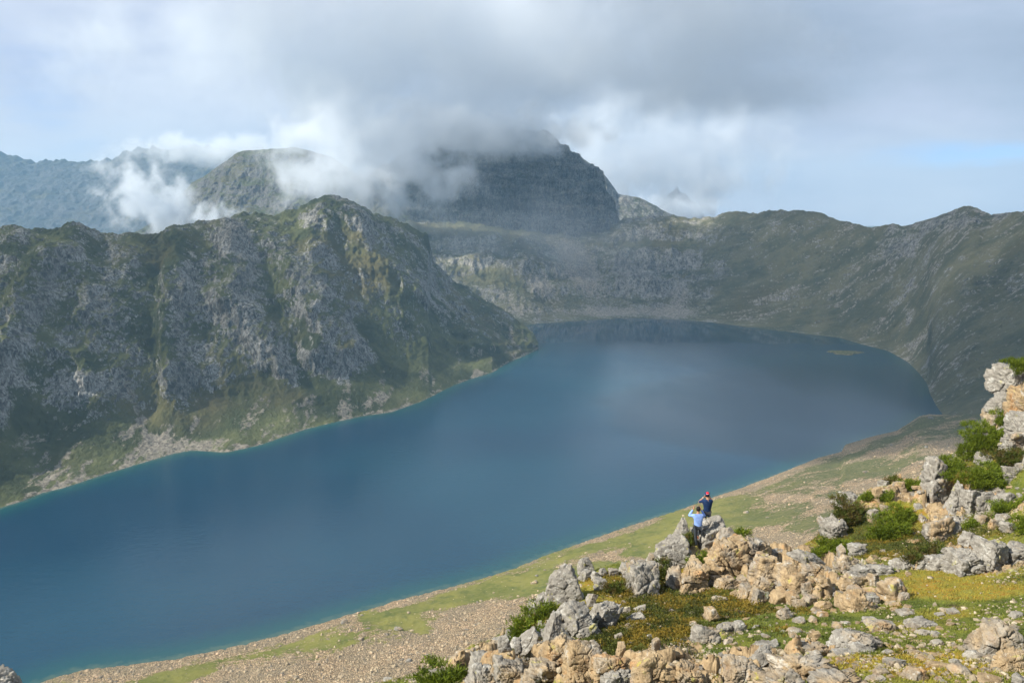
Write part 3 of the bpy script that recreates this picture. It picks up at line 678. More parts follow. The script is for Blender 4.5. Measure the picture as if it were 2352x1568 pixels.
HG = HV.reshape(nci, ncj, 3); GR, GL = flank(1), flank(-1)
ALL = np.concatenate([GL[:-1], HG, GR[1:]], 0)
def pad(a, v): a = a.reshape(nci, ncj); return np.concatenate([np.full((len(GL) - 1, ncj), v), a, np.full((len(GR) - 1, ncj), v)], 0).ravel()
me = mesh_from('hillside', ALL.reshape(-1, 3), grid_faces(ALL.shape[0], ncj), mt, True, {'rocky': pad(rk, .15), 'gold': pad(gold, .4), 'heath': pad(heath, .15)})
obj('hillside', me, kind='structure', label='sunlit hillside of turf and broken rock dropping away in front of the viewpoint')
HZ = HV[:, 2].reshape(nci, ncj)
ly0, dly = math.log(Yr[0]), math.log(Yr[1] / Yr[0])
def ground_at(x, y):
    """height of the near hillside (bilinear)"""
    x = np.atleast_1d(np.asarray(x, float)); y = np.atleast_1d(np.asarray(y, float))
    u = (x / y * CP - GX[0]) / (GX[1] - GX[0]); w = (np.log(y) - ly0) / dly
    u = np.clip(u, 0, nci - 1.001); w = np.clip(w, 0, ncj - 1.001); i = u.astype(int); j = w.astype(int); fu = u - i; fw = w - j
    return (HZ[i, j] * (1 - fu) + HZ[i + 1, j] * fu) * (1 - fw) + (HZ[i, j + 1] * (1 - fu) + HZ[i + 1, j + 1] * fu) * fw
def hit(px, py, y0=9.0, y1=56.0):
    """first point of the hillside seen along a sight line, or None"""
    d = rays(px, py); Y_ = np.geomspace(y0, y1, 900)
    z = CAMZ + d[2] * Y_; gz = ground_at(d[0] * Y_, Y_); k_ = np.nonzero(z < gz)[0]
    if len(k_) == 0 or k_[0] == 0: return None
    return np.array([d[0] * Y_[k_[0]], Y_[k_[0]], gz[k_[0]]])

# ------------------------------------------------------------------ rocks
ICO = {}
def ico(sub):
    if sub not in ICO:
        bm = bmesh.new(); bmesh.ops.create_icosphere(bm, subdivisions=sub, radius=1)
        ICO[sub] = (np.array([v.co[:] for v in bm.verts]), np.array([[v.index for v in f.verts] for f in bm.faces])); bm.free()
    return ICO[sub]
def rock_mesh(name, seed, sub, dims, nplanes=15, cracks=.5, rough=.032, taper=0):
    rs = np.random.RandomState(seed); D_, F_ = ico(sub)
    n = rs.normal(size=(max(nplanes - 6, 3), 3)); n /= np.linalg.norm(n, axis=1)[:, None]
    n = np.concatenate([n, [[0, 0, 1], [.25, -.95, .25], [.95, .25, .1], [-.95, -.2, .15], [0, 1, 0], [0, 0, -1]]]) ; n[-6:] += rs.normal(scale=.20, size=(6, 3)); n /= np.linalg.norm(n, axis=1)[:, None]
    h = rs.uniform(.55, .95, len(n)); h[:-6] += .08; h[-6:] *= .84
    dn = D_ @ n.T
    r = np.where(dn > .05, h[None, :] / np.maximum(dn, .05), 9).min(1); r = np.minimum(r, 1.15)
    V = D_ * r[:, None]
    lo, hi = V.min(0), V.max(0); V = (V - (lo + hi) / 2) / (hi - lo) * np.array(dims)
    size = (dims[0] * dims[1] * dims[2]) ** (1 / 3)
    o_ = np.array([seed * 1.37 % 50, seed * .73 % 50, seed * 2.1 % 50])
    rad = np.linalg.norm(V, axis=1)[:, None] + 1e-6; dirn = V / rad
    if taper:
        tz = np.clip((V[:, 2] / dims[2] + .5), 0, 1); V[:, :2] *= (1 - taper * tz ** 1.3)[:, None]; V[:, 0] += taper * .15 * dims[0] * tz * rs.uniform(-1, 1)
    dd = rough * size * fbm(V / size * 2.4 + o_, 4, .6, ridged=True) + .016 * size * fbm(V / size * 11 + o_, 3, ridged=True)
    if cracks > 0:
        # fracture planes: bedding steps in a tilted direction, and joints across it
        bd = rs.normal(size=3) * .35 + np.array([.25, -.2, 1]); bd /= np.linalg.norm(bd); jd = np.cross(bd, rs.normal(size=3)); jd /= np.linalg.norm(jd); kd = np.cross(bd, jd)
        U = np.stack([V @ jd, V @ kd, V @ bd], -1) / max(size * .42, .22) * np.array([1, 1, 1.9]) + o_ + .12 * fbm(V / size * 3 + o_, 2)[:, None]
        e, idn = worley(U, .75)
        dd += cracks * size * ((idn - .4) * .17 - .11 * sstep(e, .09, 0))
        if sub >= 5:
            e, idn = worley(U * 2.6 + 3, .8); dd += cracks * size * ((idn - .5) * .06 - .045 * sstep(e, .12, 0))
    V = V + dirn * dd[:, None]
    return mesh_from(name, V, F_, M['rock'], sub >= 5)
# ------------------------------------------------------------------ the rocks one can tell apart
# picture frame of the measurement, box of the rock, tint (0 grey .. 1 rust), label
RK = [
 ('A', 1255, 300, 1470, 560, .25, 'tall pointed grey slab leaning left of the two standing people', dict(back=.4, w=.9, t=0.7, d=.8, c=.35)),
 ('A', 1180, 450, 1405, 690, .25, 'pale grey angular slab at the lower left foot of the lookout pile', dict(d=.8, c=.35)),
 ('A', 1455, 318, 1715, 570, .2, 'rugged grey block the person in navy stands behind', dict(back=.75, w=.92, d=.9, c=.6)),
 ('A', 1615, 385, 1795, 530, .3, 'small pale pyramid rock right of the lookout block', dict(t=0.75, c=.3)),
 ('A', 1545, 470, 1850, 760, .75, 'huge tan fractured rock mass right of the lookout pile', dict(d=.7, c=.7)),
 ('A', 1345, 630, 1560, 870, .7, 'rounded tan boulder below the person in light blue', dict(c=.5)),
 ('A', 1268, 675, 1400, 850, .55, 'narrow upright rock leaning on the rounded tan boulder', {}),
 ('A', 975, 655, 1172, 905, .3, 'tall square topped grey block standing alone in golden grass', dict(c=.5)),
 ('A', 335, 660, 650, 965, .15, 'biggest pale grey slab on the left skyline of the spur', dict(t=0.6, d=.7, c=.3)),
 ('A', 585, 612, 722, 730, .2, 'pointed dark topped rock on the crest beside the biggest grey slab', dict(t=0.7, c=.4)),
 ('A', 595, 712, 692, 792, .25, 'squarish grey stone tucked right of the biggest grey slab', {}),
 ('A', 690, 722, 757, 792, .2, 'small pale stone, second right of the biggest grey slab', {}),
 ('A', 740, 693, 818, 758, .2, 'small peaked stone on the crest between the grey slab and the square topped block', dict(t=0.6)),
 ('A', 820, 698, 897, 758, .3, 'low brownish grey stone on the crest line', {}),
 ('A', 900, 662, 1032, 768, .3, 'jagged cluster stone just left of the square topped block', dict(c=.7)),
 ('A', 1028, 636, 1115, 700, .3, 'rough grey stone peeping out behind the square topped block', {}),
 ('A', 1110, 590, 1215, 650, .3, 'low grey stones at the left foot of the lookout slab', dict(c=.7)),
 ('A', 715, 768, 808, 860, .4, 'tilted buff boulder in golden grass right of the grey slab', {}),
 ('A', 648, 888, 727, 990, .4, 'slanting rock covered with yellow lichen', dict(tilt=-25, w=.75)),
 ('A', 470, 970, 730, 1215, .1, 'whitish lichen covered block, left half of the split pair', dict(c=.5)),
 ('A', 680, 962, 900, 1155, .1, 'whitish crackled block, right half of the split pair', dict(c=.6)),
 ('A', 345, 1030, 455, 1245, .15, 'slender white rock fin standing in dark juniper', dict(t=0.5, tilt=-14)),
 ('A', 412, 952, 548, 1085, .15, 'grey triangular rock above the slender white fin', dict(t=0.7)),
 ('A', 138, 1180, 310, 1330, .1, 'pale straight edged block tilted like a fallen pillar', dict(tilt=38, hs=.62)),
 ('A', 298, 1222, 525, 1485, .65, 'tan boulder with a grey cap low on the left end of the spur', dict(c=.5)),
 ('A', 395, 1222, 522, 1330, .35, 'grey capping stone lying on the tan boulder', dict(tilt=-30, hs=.6)),
 ('A', 505, 1212, 765, 1450, .6, 'big ochre boulder under the whitish split pair', dict(c=.55)),
 ('A', 928, 978, 990, 1045, .45, 'small brown stone at the left of the tilted plate', {}),
 ('A', 1008, 968, 1107, 1042, .35, 'tilted dark plate of rock propped on brown stone', dict(tilt=32, hs=.55)),
 ('A', 965, 1035, 1108, 1110, .45, 'brown stone carrying the tilted plate', {}),
 ('A', 878, 1265, 955, 1405, .7, 'upright orange block in the dark heath', {}),
 ('A', 1148, 1222, 1202, 1315, .3, 'upright pale oval stone in dark heath', {}),
 ('A', 868, 1180, 935, 1252, .5, 'small buff stone half hidden in dark heath', {}),
 ('A', 1108, 1188, 1145, 1252, .2, 'slim grey stone standing in dark heath', {}),
 ('A', 1455, 1130, 1645, 1272, .4, 'cracked buff outcrop at the edge of the green turf', dict(c=.9)),
 ('A', 1640, 1112, 1765, 1185, .35, 'row of low buff stones right of the cracked outcrop', dict(c=.8)),
 ('A', 1765, 1103, 1850, 1182, .15, 'grey cube shaped stone in the turf', {}),
 ('A', 1430, 1098, 1482, 1152, .6, 'small tan stone above the patch of bare earth', {}),
 ('A', 1553, 998, 1645, 1102, .55, 'rough brown block in heath below the tan rock mass', {}),
 ('A', 1608, 915, 1728, 962, .35, 'flat pale stone lying on heath below the tan rock mass', {}),
 ('A', 1075, 1328, 1225, 1455, .45, 'pale brown rough rock at the lower edge of the heath', dict(c=.8)),
 ('A', 700, 1345, 965, 1505, .7, 'wide ochre rock face near the bottom of the spur', dict(c=.7)),
 ('A', 640, 1390, 782, 1510, .85, 'smooth orange boulder near the bottom of the spur', {}),
 ('A', 480, 1430, 690, 1590, .8, 'orange slabby rock at the bottom of the spur', dict(c=.7)),
 ('A', 770, 1445, 1012, 1620, .1, 'dark grey rough rock cut by the lower edge of the picture', dict(c=.7)),
 ('A', 1010, 1408, 1330, 1640, .75, 'orange and white layered ledge at the bottom of the picture', dict(c=.8, tilt=20)),
 ('A', 1290, 1430, 1500, 1620, .7, 'orange broken ledge end at the bottom of the picture', dict(c=.8)),
 ('A', 180, 1420, 490, 1600, .55, 'fluted buff rock at the lower left of the spur', dict(c=.8)),
 ('A', -40, 1360, 155, 1600, .4, 'lichen spotted grey rock at the lower left corner of the spur', dict(c=.7)),
 ('A', -10, 1205, 85, 1335, .3, 'greyish rock on the left edge of the spur', dict(c=.6)),
 ('A', 80, 1232, 155, 1312, .3, 'small grey rock beside the tilted pillar', {}),
 ('A', 38, 1160, 125, 1200, .35, 'thin flat slab jutting out at the left edge of the spur', {}),
 ('A', -330, 1300, -255, 1420, .7, 'rust coloured pointed rock beside the lowest juniper mat', dict(t=0.5)),
 ('A', -250, 1360, -60, 1500, .3, 'stack of grey blocks at the left foot of the spur', dict(c=.8)),
 ('A', -560, 1480, -400, 1600, .3, 'grey rock at the tip of the lowest juniper mat', {}),
 ('A', -260, 1460, -30, 1640, .35, 'rough grey rock under the stacked blocks', dict(c=.8)),
 ('A', 285, 1088, 322, 1168, .3, 'thin yellow lichen covered stone poking out of juniper', {}),
 ('A', 203, 928, 280, 1055, .2, 'grey stone on the left skyline below the biggest slab', {}),
 ('A', 275, 870, 345, 975, .25, 'grey stone leaning against the biggest slab', {}),
 ('A', 1690, 1222, 1755, 1268, .35, 'small pale stone in green turf below the cube shaped stone', {}),
 ('A', 1440, 545, 1500, 605, .35, 'yellowish stone under the shoe of the person in light blue', dict(d=1.5)),
 ('A', 1395, 560, 1450, 640, .4, 'small rough stone between the lookout slab and the rounded boulder', {}),
 ('B', 130, 470, 330, 640, .55, 'rough tan rock with grassy top right of the huge mass', dict(c=.8)),
 ('B', 195, 600, 392, 785, .65, 'wide tan block in the middle of the rock spur', dict(c=.5)),
 ('B', 388, 650, 552, 805, .65, 'rounded tan block right of the middle of the spur', dict(c=.3)),
 ('B', 462, 738, 588, 865, .75, 'square orange faced block above a pair of split stones', dict(c=.3)),
 ('B', 583, 788, 657, 892, .6, 'narrow brown block beside the square orange faced one', {}),
 ('B', 385, 830, 472, 872, .75, 'flat capping slab on the left split stone', {}),
 ('B', 348, 862, 472, 967, .8, 'left one of the pair of split orange stones', dict(c=.2)),
 ('B', 456, 874, 558, 972, .7, 'right one of the pair of split orange stones', dict(c=.2)),
 ('B', 108, 815, 205, 955, .6, 'upright brown wedge at the edge of the heath', {}),
 ('B', 192, 835, 305, 975, .55, 'leaning brown wedge beside the upright one', {}),
 ('B', 260, 778, 372, 862, .55, 'buff stone in a gap of the spur', {}),
 ('B', 88, 755, 208, 802, .35, 'pale flat slab resting on top of brown wedges', {}),
 ('B', -90, 760, 110, 850, .45, 'low grey brown ledge under the huge tan mass', dict(c=.8)),
 ('B', 505, 575, 762, 680, .1, 'long whitish slab dipping to the right on the spur', dict(tilt=-18, hs=.6, c=.6)),
 ('B', 330, 560, 450, 660, .5, 'broken brown stones on the back of the spur', dict(c=.8)),
 ('B', 560, 660, 800, 770, .6, 'low flat brown ledge sloping below the long whitish slab', dict(c=.8, tilt=-12, hs=.7)),
 ('B', 858, 778, 978, 845, .65, 'flat topped tan stone left of the layered pile', {}),
 ('B', 928, 722, 1095, 835, .55, 'pale tan block at the top of the layered pile', {}),
 ('B', 1068, 735, 1165, 835, .45, 'dark upright block behind the layered pile', {}),
 ('B', 1178, 762, 1350, 950, .6, 'largest smooth tan boulder at the right end of the spur', dict(c=.35)),
 ('B', 1300, 880, 1380, 945, .4, 'small grey stone at the foot of the largest smooth tan boulder', {}),
 ('B', 905, 870, 1075, 1028, .75, 'forked orange rock at the front of the spur', dict(c=.6)),
 ('B', 838, 868, 910, 995, .65, 'upright tan slab left of the forked orange rock', {}),
 ('B', 788, 830, 862, 902, .6, 'tan stone above the upright tan slab', {}),
 ('B', 1010, 888, 1145, 962, .4, 'low grey green slab right of the forked rock', {}),
 ('B', 938, 840, 1052, 902, .55, 'thin layered slabs stacked over the forked rock', {}),
 ('B', 688, 935, 808, 1012, .85, 'bright orange rounded stone below the spur', dict(c=.3)),
 ('B', 398, 990, 522, 1088, .55, 'dark cleft boulder on green turf below the spur', dict(t=0.4, c=.6)),
 ('B', 698, 1018, 775, 1068, .7, 'small tan stone on turf right of the dark cleft boulder', {}),
 ('B', 640, 1055, 692, 1110, .5, 'little pale stone on turf below the small tan stone', {}),
 ('B', 518, 928, 615, 1002, .5, 'low brown stone right of the split pair', {}),
 ('B', 592, 898, 685, 982, .55, 'angular brown stone at the front of the spur', {}),
 ('B', 1308, 1015, 1452, 1052, .4, 'flat pale slab in golden turf, upper left of the slab field', {}),
 ('B', 1580, 1035, 1662, 1062, .4, 'thin pale slab in golden turf beside a smaller one', {}),
 ('B', 1620, 998, 1702, 1030, .4, 'narrow pale slab, farthest one of the slab field', {}),
 ('B', 1682, 1002, 1775, 1042, .4, 'pale wedge slab on golden turf above the paired slabs', {}),
 ('B', 1362, 1075, 1502, 1122, .4, 'left upper one of the paired long slabs', {}),
 ('B', 1385, 1090, 1590, 1145, .4, 'right long slab of the pair with a cracked middle', dict(c=.6)),
 ('B', 1050, 1075, 1155, 1112, .35, 'pale flat slab on the green turf below the spur', {}),
 ('B', 880, 1098, 962, 1122, .35, 'thin flake of rock on the green turf', {}),
 ('B', 815, 1108, 878, 1142, .4, 'little flat stone left of the thin flake', {}),
 ('B', 1068, 1105, 1285, 1172, .45, 'long tapering slab with a shadowed right end', dict(tilt=-8)),
 ('B', 468, 1150, 570, 1202, .4, 'pale star shaped stone in green turf', {}),
 ('B', 648, 1180, 715, 1228, .6, 'small pinkish stone in green turf', {}),
 ('B', 1440, 1165, 1552, 1202, .4, 'flat grey slab in stony turf', {}),
 ('B', 1560, 1165, 1615, 1212, .3, 'small upright grey stone in stony turf', {}),
 ('B', 2160, 1030, 2242, 1072, .4, 'pale slab in golden turf near the right edge', {}),
 ('B', 785, 1195, 1150, 1315, .3, 'long greenish grey whaleback rock rising to the right', dict(c=.6, tilt=18, hs=.8)),
 ('B', 542, 1275, 775, 1378, .5, 'flat cracked buff outcrop left of the whaleback', dict(c=.8)),
 ('B', 173, 1268, 368, 1395, .45, 'boxy boulder with a flat yellowish top throwing a shadow', dict(c=.2)),
 ('B', -10, 1385, 245, 1550, .55, 'low cracked buff outcrop left of the boxy boulder', dict(c=.9)),
 ('B', 365, 1375, 765, 1530, .55, 'wide brown cracked outcrop in front of the boxy boulder', dict(c=.9)),
 ('B', 240, 1495, 650, 1640, .55, 'orange ledge along the lower edge, centre right', dict(c=.9)),
 ('B', 828, 1322, 975, 1362, .2, 'thin greenish slab below the whaleback', {}),
 ('B', 955, 1270, 1110, 1330, .2, 'low grey slab at the right foot of the whaleback', {}),
 ('B', 1875, 1055, 2230, 1330, .4, 'large cone shaped boulder of fractured stone near the right edge', dict(t=0.65, c=.6)),
 ('B', 2050, 1330, 2290, 1478, .75, 'rust and white boulder cut by the right edge', dict(c=.6)),
 ('B', 1818, 1325, 1955, 1388, .45, 'flat buff stone left of the foot of the cone shaped boulder', {}),
 ('B', 1955, 1352, 2062, 1392, .4, 'flat pale stone in front of the cone shaped boulder', {}),
 ('B', 1208, 1365, 1352, 1442, .45, 'pale flat stone among gold and green turf low in the picture', {}),
 ('B', 1358, 1460, 1540, 1545, .6, 'broad orange edged slab near the lower edge', {}),
 ('B', 1698, 1428, 1845, 1502, .5, 'slanting buff slab left of the rust and white boulder', {}),
 ('B', 1128, 1460, 1225, 1502, .35, 'small grey slab above the pale one at the lower edge', {}),
 ('B', 1062, 1505, 1205, 1550, .35, 'pale greenish slab at the lower edge', {}),
 ('B', 1565, 1240, 1648, 1282, .45, 'buff stone in red tinged turf', {}),
 ('B', 1700, 1378, 1765, 1422, .1, 'small whitish stone in stony turf', {}),
 ('B', 640, 1510, 1040, 1620, .5, 'dark broken ledge along the lower edge', dict(c=.9)),
 ('B', 2170, 1495, 2257, 1600, .1, 'whitish upright stone at the lower right corner', {}),
 ('B', 1265, 620, 1425, 715, .05, 'whitish grey rock in the band above the golden turf', dict(c=.7)),
 ('B', 1098, 680, 1285, 748, .05, 'low whitish ledge at the left end of the grey band', dict(c=.8)),
 ('B', 955, 690, 1102, 760, .1, 'pale ledge joining the grey band to the spur', dict(c=.8)),
 ('B', 1398, 612, 1535, 675, .05, 'rounded grey rock, second in the grey band', dict(c=.6)),
 ('B', 1515, 598, 1705, 685, .05, 'humped grey rock, third in the grey band', dict(c=.6)),
 ('B', 1685, 555, 1965, 742, .0, 'large fluted grey outcrop in the grey band', dict(c=.7)),
 ('B', 1895, 495, 2115, 705, .0, 'tallest fluted grey outcrop of the band', dict(c=.7)),
 ('B', 2105, 515, 2290, 665, .2, 'grey outcrop at the right end of the band', dict(c=.7)),
 ('B', 1528, 300, 1705, 495, .5, 'split tan rock high on the right hill', dict(c=.6)),
 ('B', 1648, 335, 1762, 475, .1, 'white faced rock beside the split tan one', {}),
 ('B', 1778, 405, 1905, 535, .2, 'dark grey rock above the fluted outcrop', {}),
 ('B', 2088, 350, 2205, 432, .3, 'pale rounded stone on the right hill near the edge', {}),
 ('B', 1998, 330, 2065, 405, .65, 'small tan stone left of the pale rounded one', {}),
 ('B', 1898, 300, 1975, 372, .5, 'slanting pinkish stone on the right hill', {}),
 ('B', 2058, 288, 2152, 352, .4, 'yellowish block above the pale rounded stone', {}),
 ('B', 858, 600, 1000, 740, .45, 'low brown rocks at the left foot of the right hill', dict(c=.8)),
 ('B', 925, 512, 1065, 605, .05, 'whitish rock at the left foot of the right hill', dict(c=.6)),
 ('B', 838, 525, 920, 650, .3, 'thin upright fin at the left foot of the right hill', dict(w=.5)),
 ('B', 738, 315, 905, 470, .35, 'reddish grey overhanging rock on the left shoulder of the right hill', dict(c=.9)),
 ('B', 1080, 258, 1152, 345, .4, 'pale flat faced stone between two juniper bushes', {}),
 ('B', 1104, 80, 1172, 150, .9, 'pinkish orange stone standing on the skyline of the right hill', dict(c=.1)),
 ('B', 1278, 48, 1355, 132, .5, 'buff boulder near the skyline of the right hill', {}),
 ('B', 1428, 212, 1485, 252, .3, 'small whitish stone on the right hill turf', {}),
 ('B', 1458, 295, 1520, 352, .3, 'pale stone below the small whitish one on the right hill', {}),
 ('B', 1180, 225, 1260, 275, .4, 'grey stones in turf right of the round juniper bush', {}),
 ('B', 830, 135, 1010, 215, .15, 'white lichen covered rock rim above the round juniper bush', dict(c=.8)),
 ('C', 835, 985, 1000, 1240, .3, 'narrow pillar of rock on the skyline', dict(t=0.35, c=.6)),
 ('C', 835, 1180, 1010, 1375, .35, 'broad base under the narrow skyline pillar', dict(c=.6)),
 ('C', 1000, 1190, 1160, 1425, .1, 'white pyramid rock under the golden grass tuft', dict(t=0.75, c=.5)),
 ('C', 1118, 1240, 1265, 1412, .1, 'white fluted rock right of the white pyramid', dict(c=.6)),
 ('C', 1248, 1288, 1402, 1425, .1, 'white fluted rock below the big juniper', dict(c=.6)),
 ('C', 1420, 228, 1700, 440, .15, 'top block of the grey crag on the right edge', dict(c=.55)),
 ('C', 1405, 400, 1610, 660, .15, 'bulging grey block under the top of the crag', dict(c=.5)),
 ('C', 1555, 400, 1760, 660, .8, 'orange stained wall of the crag on the right edge', dict(c=.6)),
 ('C', 1345, 580, 1490, 750, .45, 'orange streaked foot block at the left of the crag', dict(c=.6)),
 ('C', 1555, 615, 1760, 870, .1, 'pale grey wall at the base of the crag', dict(c=.5)),
 ('C', 1508, 780, 1700, 935, .35, 'pinkish grey blocks at the foot of the crag', dict(c=.7)),
 ('C', 1288, 955, 1445, 1045, .1, 'pale rock poking out between juniper mats', dict(c=.6)),
 ('C', 1478, 1065, 1625, 1172, .25, 'flat buff rock below the olive juniper', dict(c=.6)),
 ('C', 1440, 1288, 1605, 1385, .2, 'pale slab on turf under the big juniper', {}),
 ('C', 1598, 1030, 1700, 1090, .2, 'pale boulder at the right edge beside the olive juniper', {}),
 ('C', 445, 1185, 525, 1240, .2, 'low pale rock on the skyline left of the narrow pillar', {}),
 ('C', 575, 1215, 660, 1290, .55, 'buff rock between skyline junipers', {}),
 ('C', 800, 1145, 850, 1195, .3, 'small rock left of the narrow skyline pillar', {}),
]
CONV = {'A': A4, 'B': B5, 'C': C6}
def place(fr, x0, y0, x1, y1, ymax=52.0):
    (a, b), (c, d_) = CONV[fr](x0, y0), CONV[fr](x1, y1)
    cx = (a + c) / 2
    p = None
    for dy in (0, 6, 12, 20, 32, 48, 70, 100):
        p = hit(cx, d_ - 1 + dy, y1=ymax)
        if p is not None: break
    Y_ = p[1] if p is not None else 46.0
    return a, b, c, d_, Y_
BIG = []; LMK = []
rt = random.Random(3)
for k, (fr, x0, y0, x1, y1, tn, lab, op) in enumerate(RK):
    a, b, c, d_, Y_ = place(fr, x0, y0, x1, y1)
    kk = Y_ / F * S
    w, hh = (c - a) * kk * op.get('w', 1), (d_ - b) * kk * op.get('hs', 1)
    dep = op.get('d', 1.0) * (w * .6 + hh * .5)
    over = .30
    sub = 6 if (x1 - x0) > 190 else (5 if (x1 - x0) > 75 else 4)
    hgt = hh * (1 + over)
    me = rock_mesh('boulder', 100 + k * 7, sub, (w * 1.17, dep * 1.15, hgt), 9, op.get('c', .4) * 1.25, taper=op.get('t', rt.choice([0, 0, 0, .12])))
    o = obj('boulder', me, label=lab, cat='boulder', tint=float(tn))
    bk = dep * .22 + op.get('back', 0)
    cpt = at((a + c) / 2, (b + d_) / 2 + (d_ - b) * over / 2 if 'tilt' not in op else (b + d_) / 2, Y_ + bk)
    o.location = cpt; o.rotation_euler[1] = R(op.get('tilt', 0)) * -1
    BIG.append((cpt[0], cpt[1] - bk, w, dep)); LMK.append((cpt[0], cpt[1] - bk, max(w, dep), lab))
# dark rock at the lower left corner of the picture, close to the viewpoint
me = rock_mesh('boulder', 951, 6, (1.05, .9, .75), 10, .7)
o = obj('boulder', me, label='dark knobbly rock at the very lower left corner above the water', cat='boulder', tint=.0)
o.location = at(-8, 1592, 14.0)
# small stones in the turf: twelve shapes, copied
rs = np.random.RandomState(5)
STONES = [rock_mesh('stone', 3000 + k, 3, (1, rs.uniform(.6, .9), rs.uniform(.22, .42)), 10, .3) for k in range(12)]
def short(lab):
    out = []
    for w_ in lab.replace(',', ' ,').split():
        if w_ in ('in', 'at', 'on', 'of', 'with', 'right', 'left', 'under', 'above', 'below', 'beside', 'lying', ',', 'just', 'near', 'along', 'behind', 'cut', 'from', 'between', 'tucked', 'leaning', 'low', 'peeping', 'joining', 'growing', 'over', 'poking', 'rising', 'dipping', 'jutting', 'half', 'high', 'among', 'throwing', 'standing', 'covered') and len(out) > 1: break
        out.append(w_)
    return ' '.join(out)
_sh = [short(l_[3]) for l_ in LMK]
LMK = [(l_[0], l_[1], l_[2], s_) for l_, s_ in zip(LMK, _sh) if _sh.count(s_) == 1 and 2 < len(s_.split()) < 7]
def describe(p, s_, tn, where):
    b_ = min(LMK, key=lambda l_: math.hypot(p[0] - l_[0], p[1] - l_[1]) - l_[2] * .6)
    dx, dy = p[0] - b_[0], p[1] - b_[1]
    rel = ('left of' if dx < 0 else 'right of') if abs(dx) > abs(dy) * .8 else ('in front of' if dy < 0 else 'behind')
    far_ = 'close ' if math.hypot(dx, dy) < b_[2] * .5 + .8 else ('' if rel in ('in front of', 'behind') else 'well ')
    if rel == 'in front of' or rel == 'behind': far_ = ''
    sz = 'tiny' if s_ < .2 else ('small' if s_ < .35 else 'larger')
    cl = 'grey' if tn < .35 else ('buff' if tn < .5 else ('tan' if tn < .68 else 'rust tinged'))
    out = '%s %s stone in %s, %s%s the %s' % (sz, cl, where, far_, rel, b_[3])
    return out if len(out.split()) <= 16 else out.replace('stone in %s, ' % where, 'stone ')
def scatter_stones(n, box_, smin, smax, lab, grp, tlo, thi, cond=None):
    done = 0; tries = 0
    while done < n and tries < n * 30:
        tries += 1
        px_, py_ = rs.uniform(box_[0], box_[2]), rs.uniform(box_[1], box_[3])
        if cond and not cond(px_, py_): continue
        p = hit(px_, py_, y1=54)
        if p is None: continue
        s_ = smin * (smax / smin) ** (rs.rand() ** 1.6)
        if any(abs(p[0] - q[0]) < (q[2] + s_) * .5 and abs(p[1] - q[1]) < (q[3] + s_) * .5 for q in BIG): continue
        o = bpy.data.objects.new('stone', STONES[rs.randint(12)]); C.objects.link(o)
        o['category'] = 'stone'; o['group'] = grp; o['tint'] = float(rs.uniform(tlo, thi)); o['label'] = describe(p, s_, o['tint'], lab)
        o.location = (p[0], p[1], p[2] + s_ * .08); o.rotation_euler = (rs.uniform(-.25, .25), rs.uniform(-.25, .25), rs.uniform(0, 6.28)); o.scale = (s_,) * 3
        BIG.append((p[0], p[1], s_, s_)); done += 1
scatter_stones(125, (1820, 1425, 2352, 1566), .09, .50, 'stony turf', 'flat stones in the lower right turf', .45, .9)
scatter_stones(38, (1600, 1400, 1860, 1540), .10, .38, 'green turf', 'small stones in the green turf', .2, .7)
scatter_stones(34, (1900, 1110, 2352, 1290), .18, .6, 'hill turf', 'stones on the right hill', .2, .8)
scatter_stones(26, (1120, 1330, 1640, 1560), .2, .7, 'heath', 'stones in the heath of the spur', .2, .8)
scatter_stones(28, (1680, 1290, 2090, 1410), .25, .75, 'rubble', 'rubble on the rock spur', .5, .85)
# ------------------------------------------------------------------ junipers, heath, grass
def leaf_mat(name, c0, c1, c2=None, scale=3.0):
    mt, t = material(name)
    P_ = t.n('ShaderNodeNewGeometry').outputs['Position']
    a = t.noise(P_, scale, 4, .6); v = t.n('ShaderNodeAttribute', attribute_name='shade').outputs['Fac']
    col = t.mix(v, c0, c1)
    if c2: col = t.mix(t.ss(a, .44, .60), col, c2)
    b = t.n('ShaderNodeBsdfPrincipled', {'Base Color': col, 'Roughness': .7, 'Specular IOR Level': .25})
    tr = t.n('ShaderNodeBsdfTranslucent', {'Color': col}); ms = t.n('ShaderNodeMixShader', {0: .25}); t.put(ms.inputs[1], b.outputs[0]); t.put(ms.inputs[2], tr.outputs[0])
    t.put(t.n('ShaderNodeOutputMaterial').inputs['Surface'], ms.outputs[0]); return mt
M['juniper'] = leaf_mat('juniper_needles', (0.052, 0.088, 0.008), (0.205, 0.255, 0.018))
M['juniper_olive'] = leaf_mat('juniper_needles_olive', (0.050, 0.070, 0.012), (0.120, 0.145, 0.022), (0.13, 0.10, 0.03))
M['heath'] = leaf_mat('heath_leaves', (0.024, 0.031, 0.007), (0.098, 0.110, 0.016), (0.215, 0.150, 0.020), 1.0)
M['straw'] = leaf_mat('straw_grass', (0.22, 0.15, 0.03), (0.36, 0.26, 0.06))
mt, t = material('turf_blades')
P_ = t.n('ShaderNodeNewGeometry').outputs['Position']
tb, a_, b_ = turf_colour(t, P_, t.n('ShaderNodeAttribute', attribute_name='gold').outputs['Fac'])
v = t.n('ShaderNodeAttribute', attribute_name='shade').outputs['Fac']
tb = t.v('SCALE', tb, t.m('ADD', .75, t.m('MULTIPLY', v, .9)))
finish(mt, t, tb, .8, None, .15); M['blades'] = mt
mt, t = material('bark'); P_ = t.n('ShaderNodeNewGeometry').outputs['Position']
finish(mt, t, t.mix(t.noise(P_, 12, 4), (.06, .045, .035), (.16, .13, .11)), .9); M['bark'] = mt
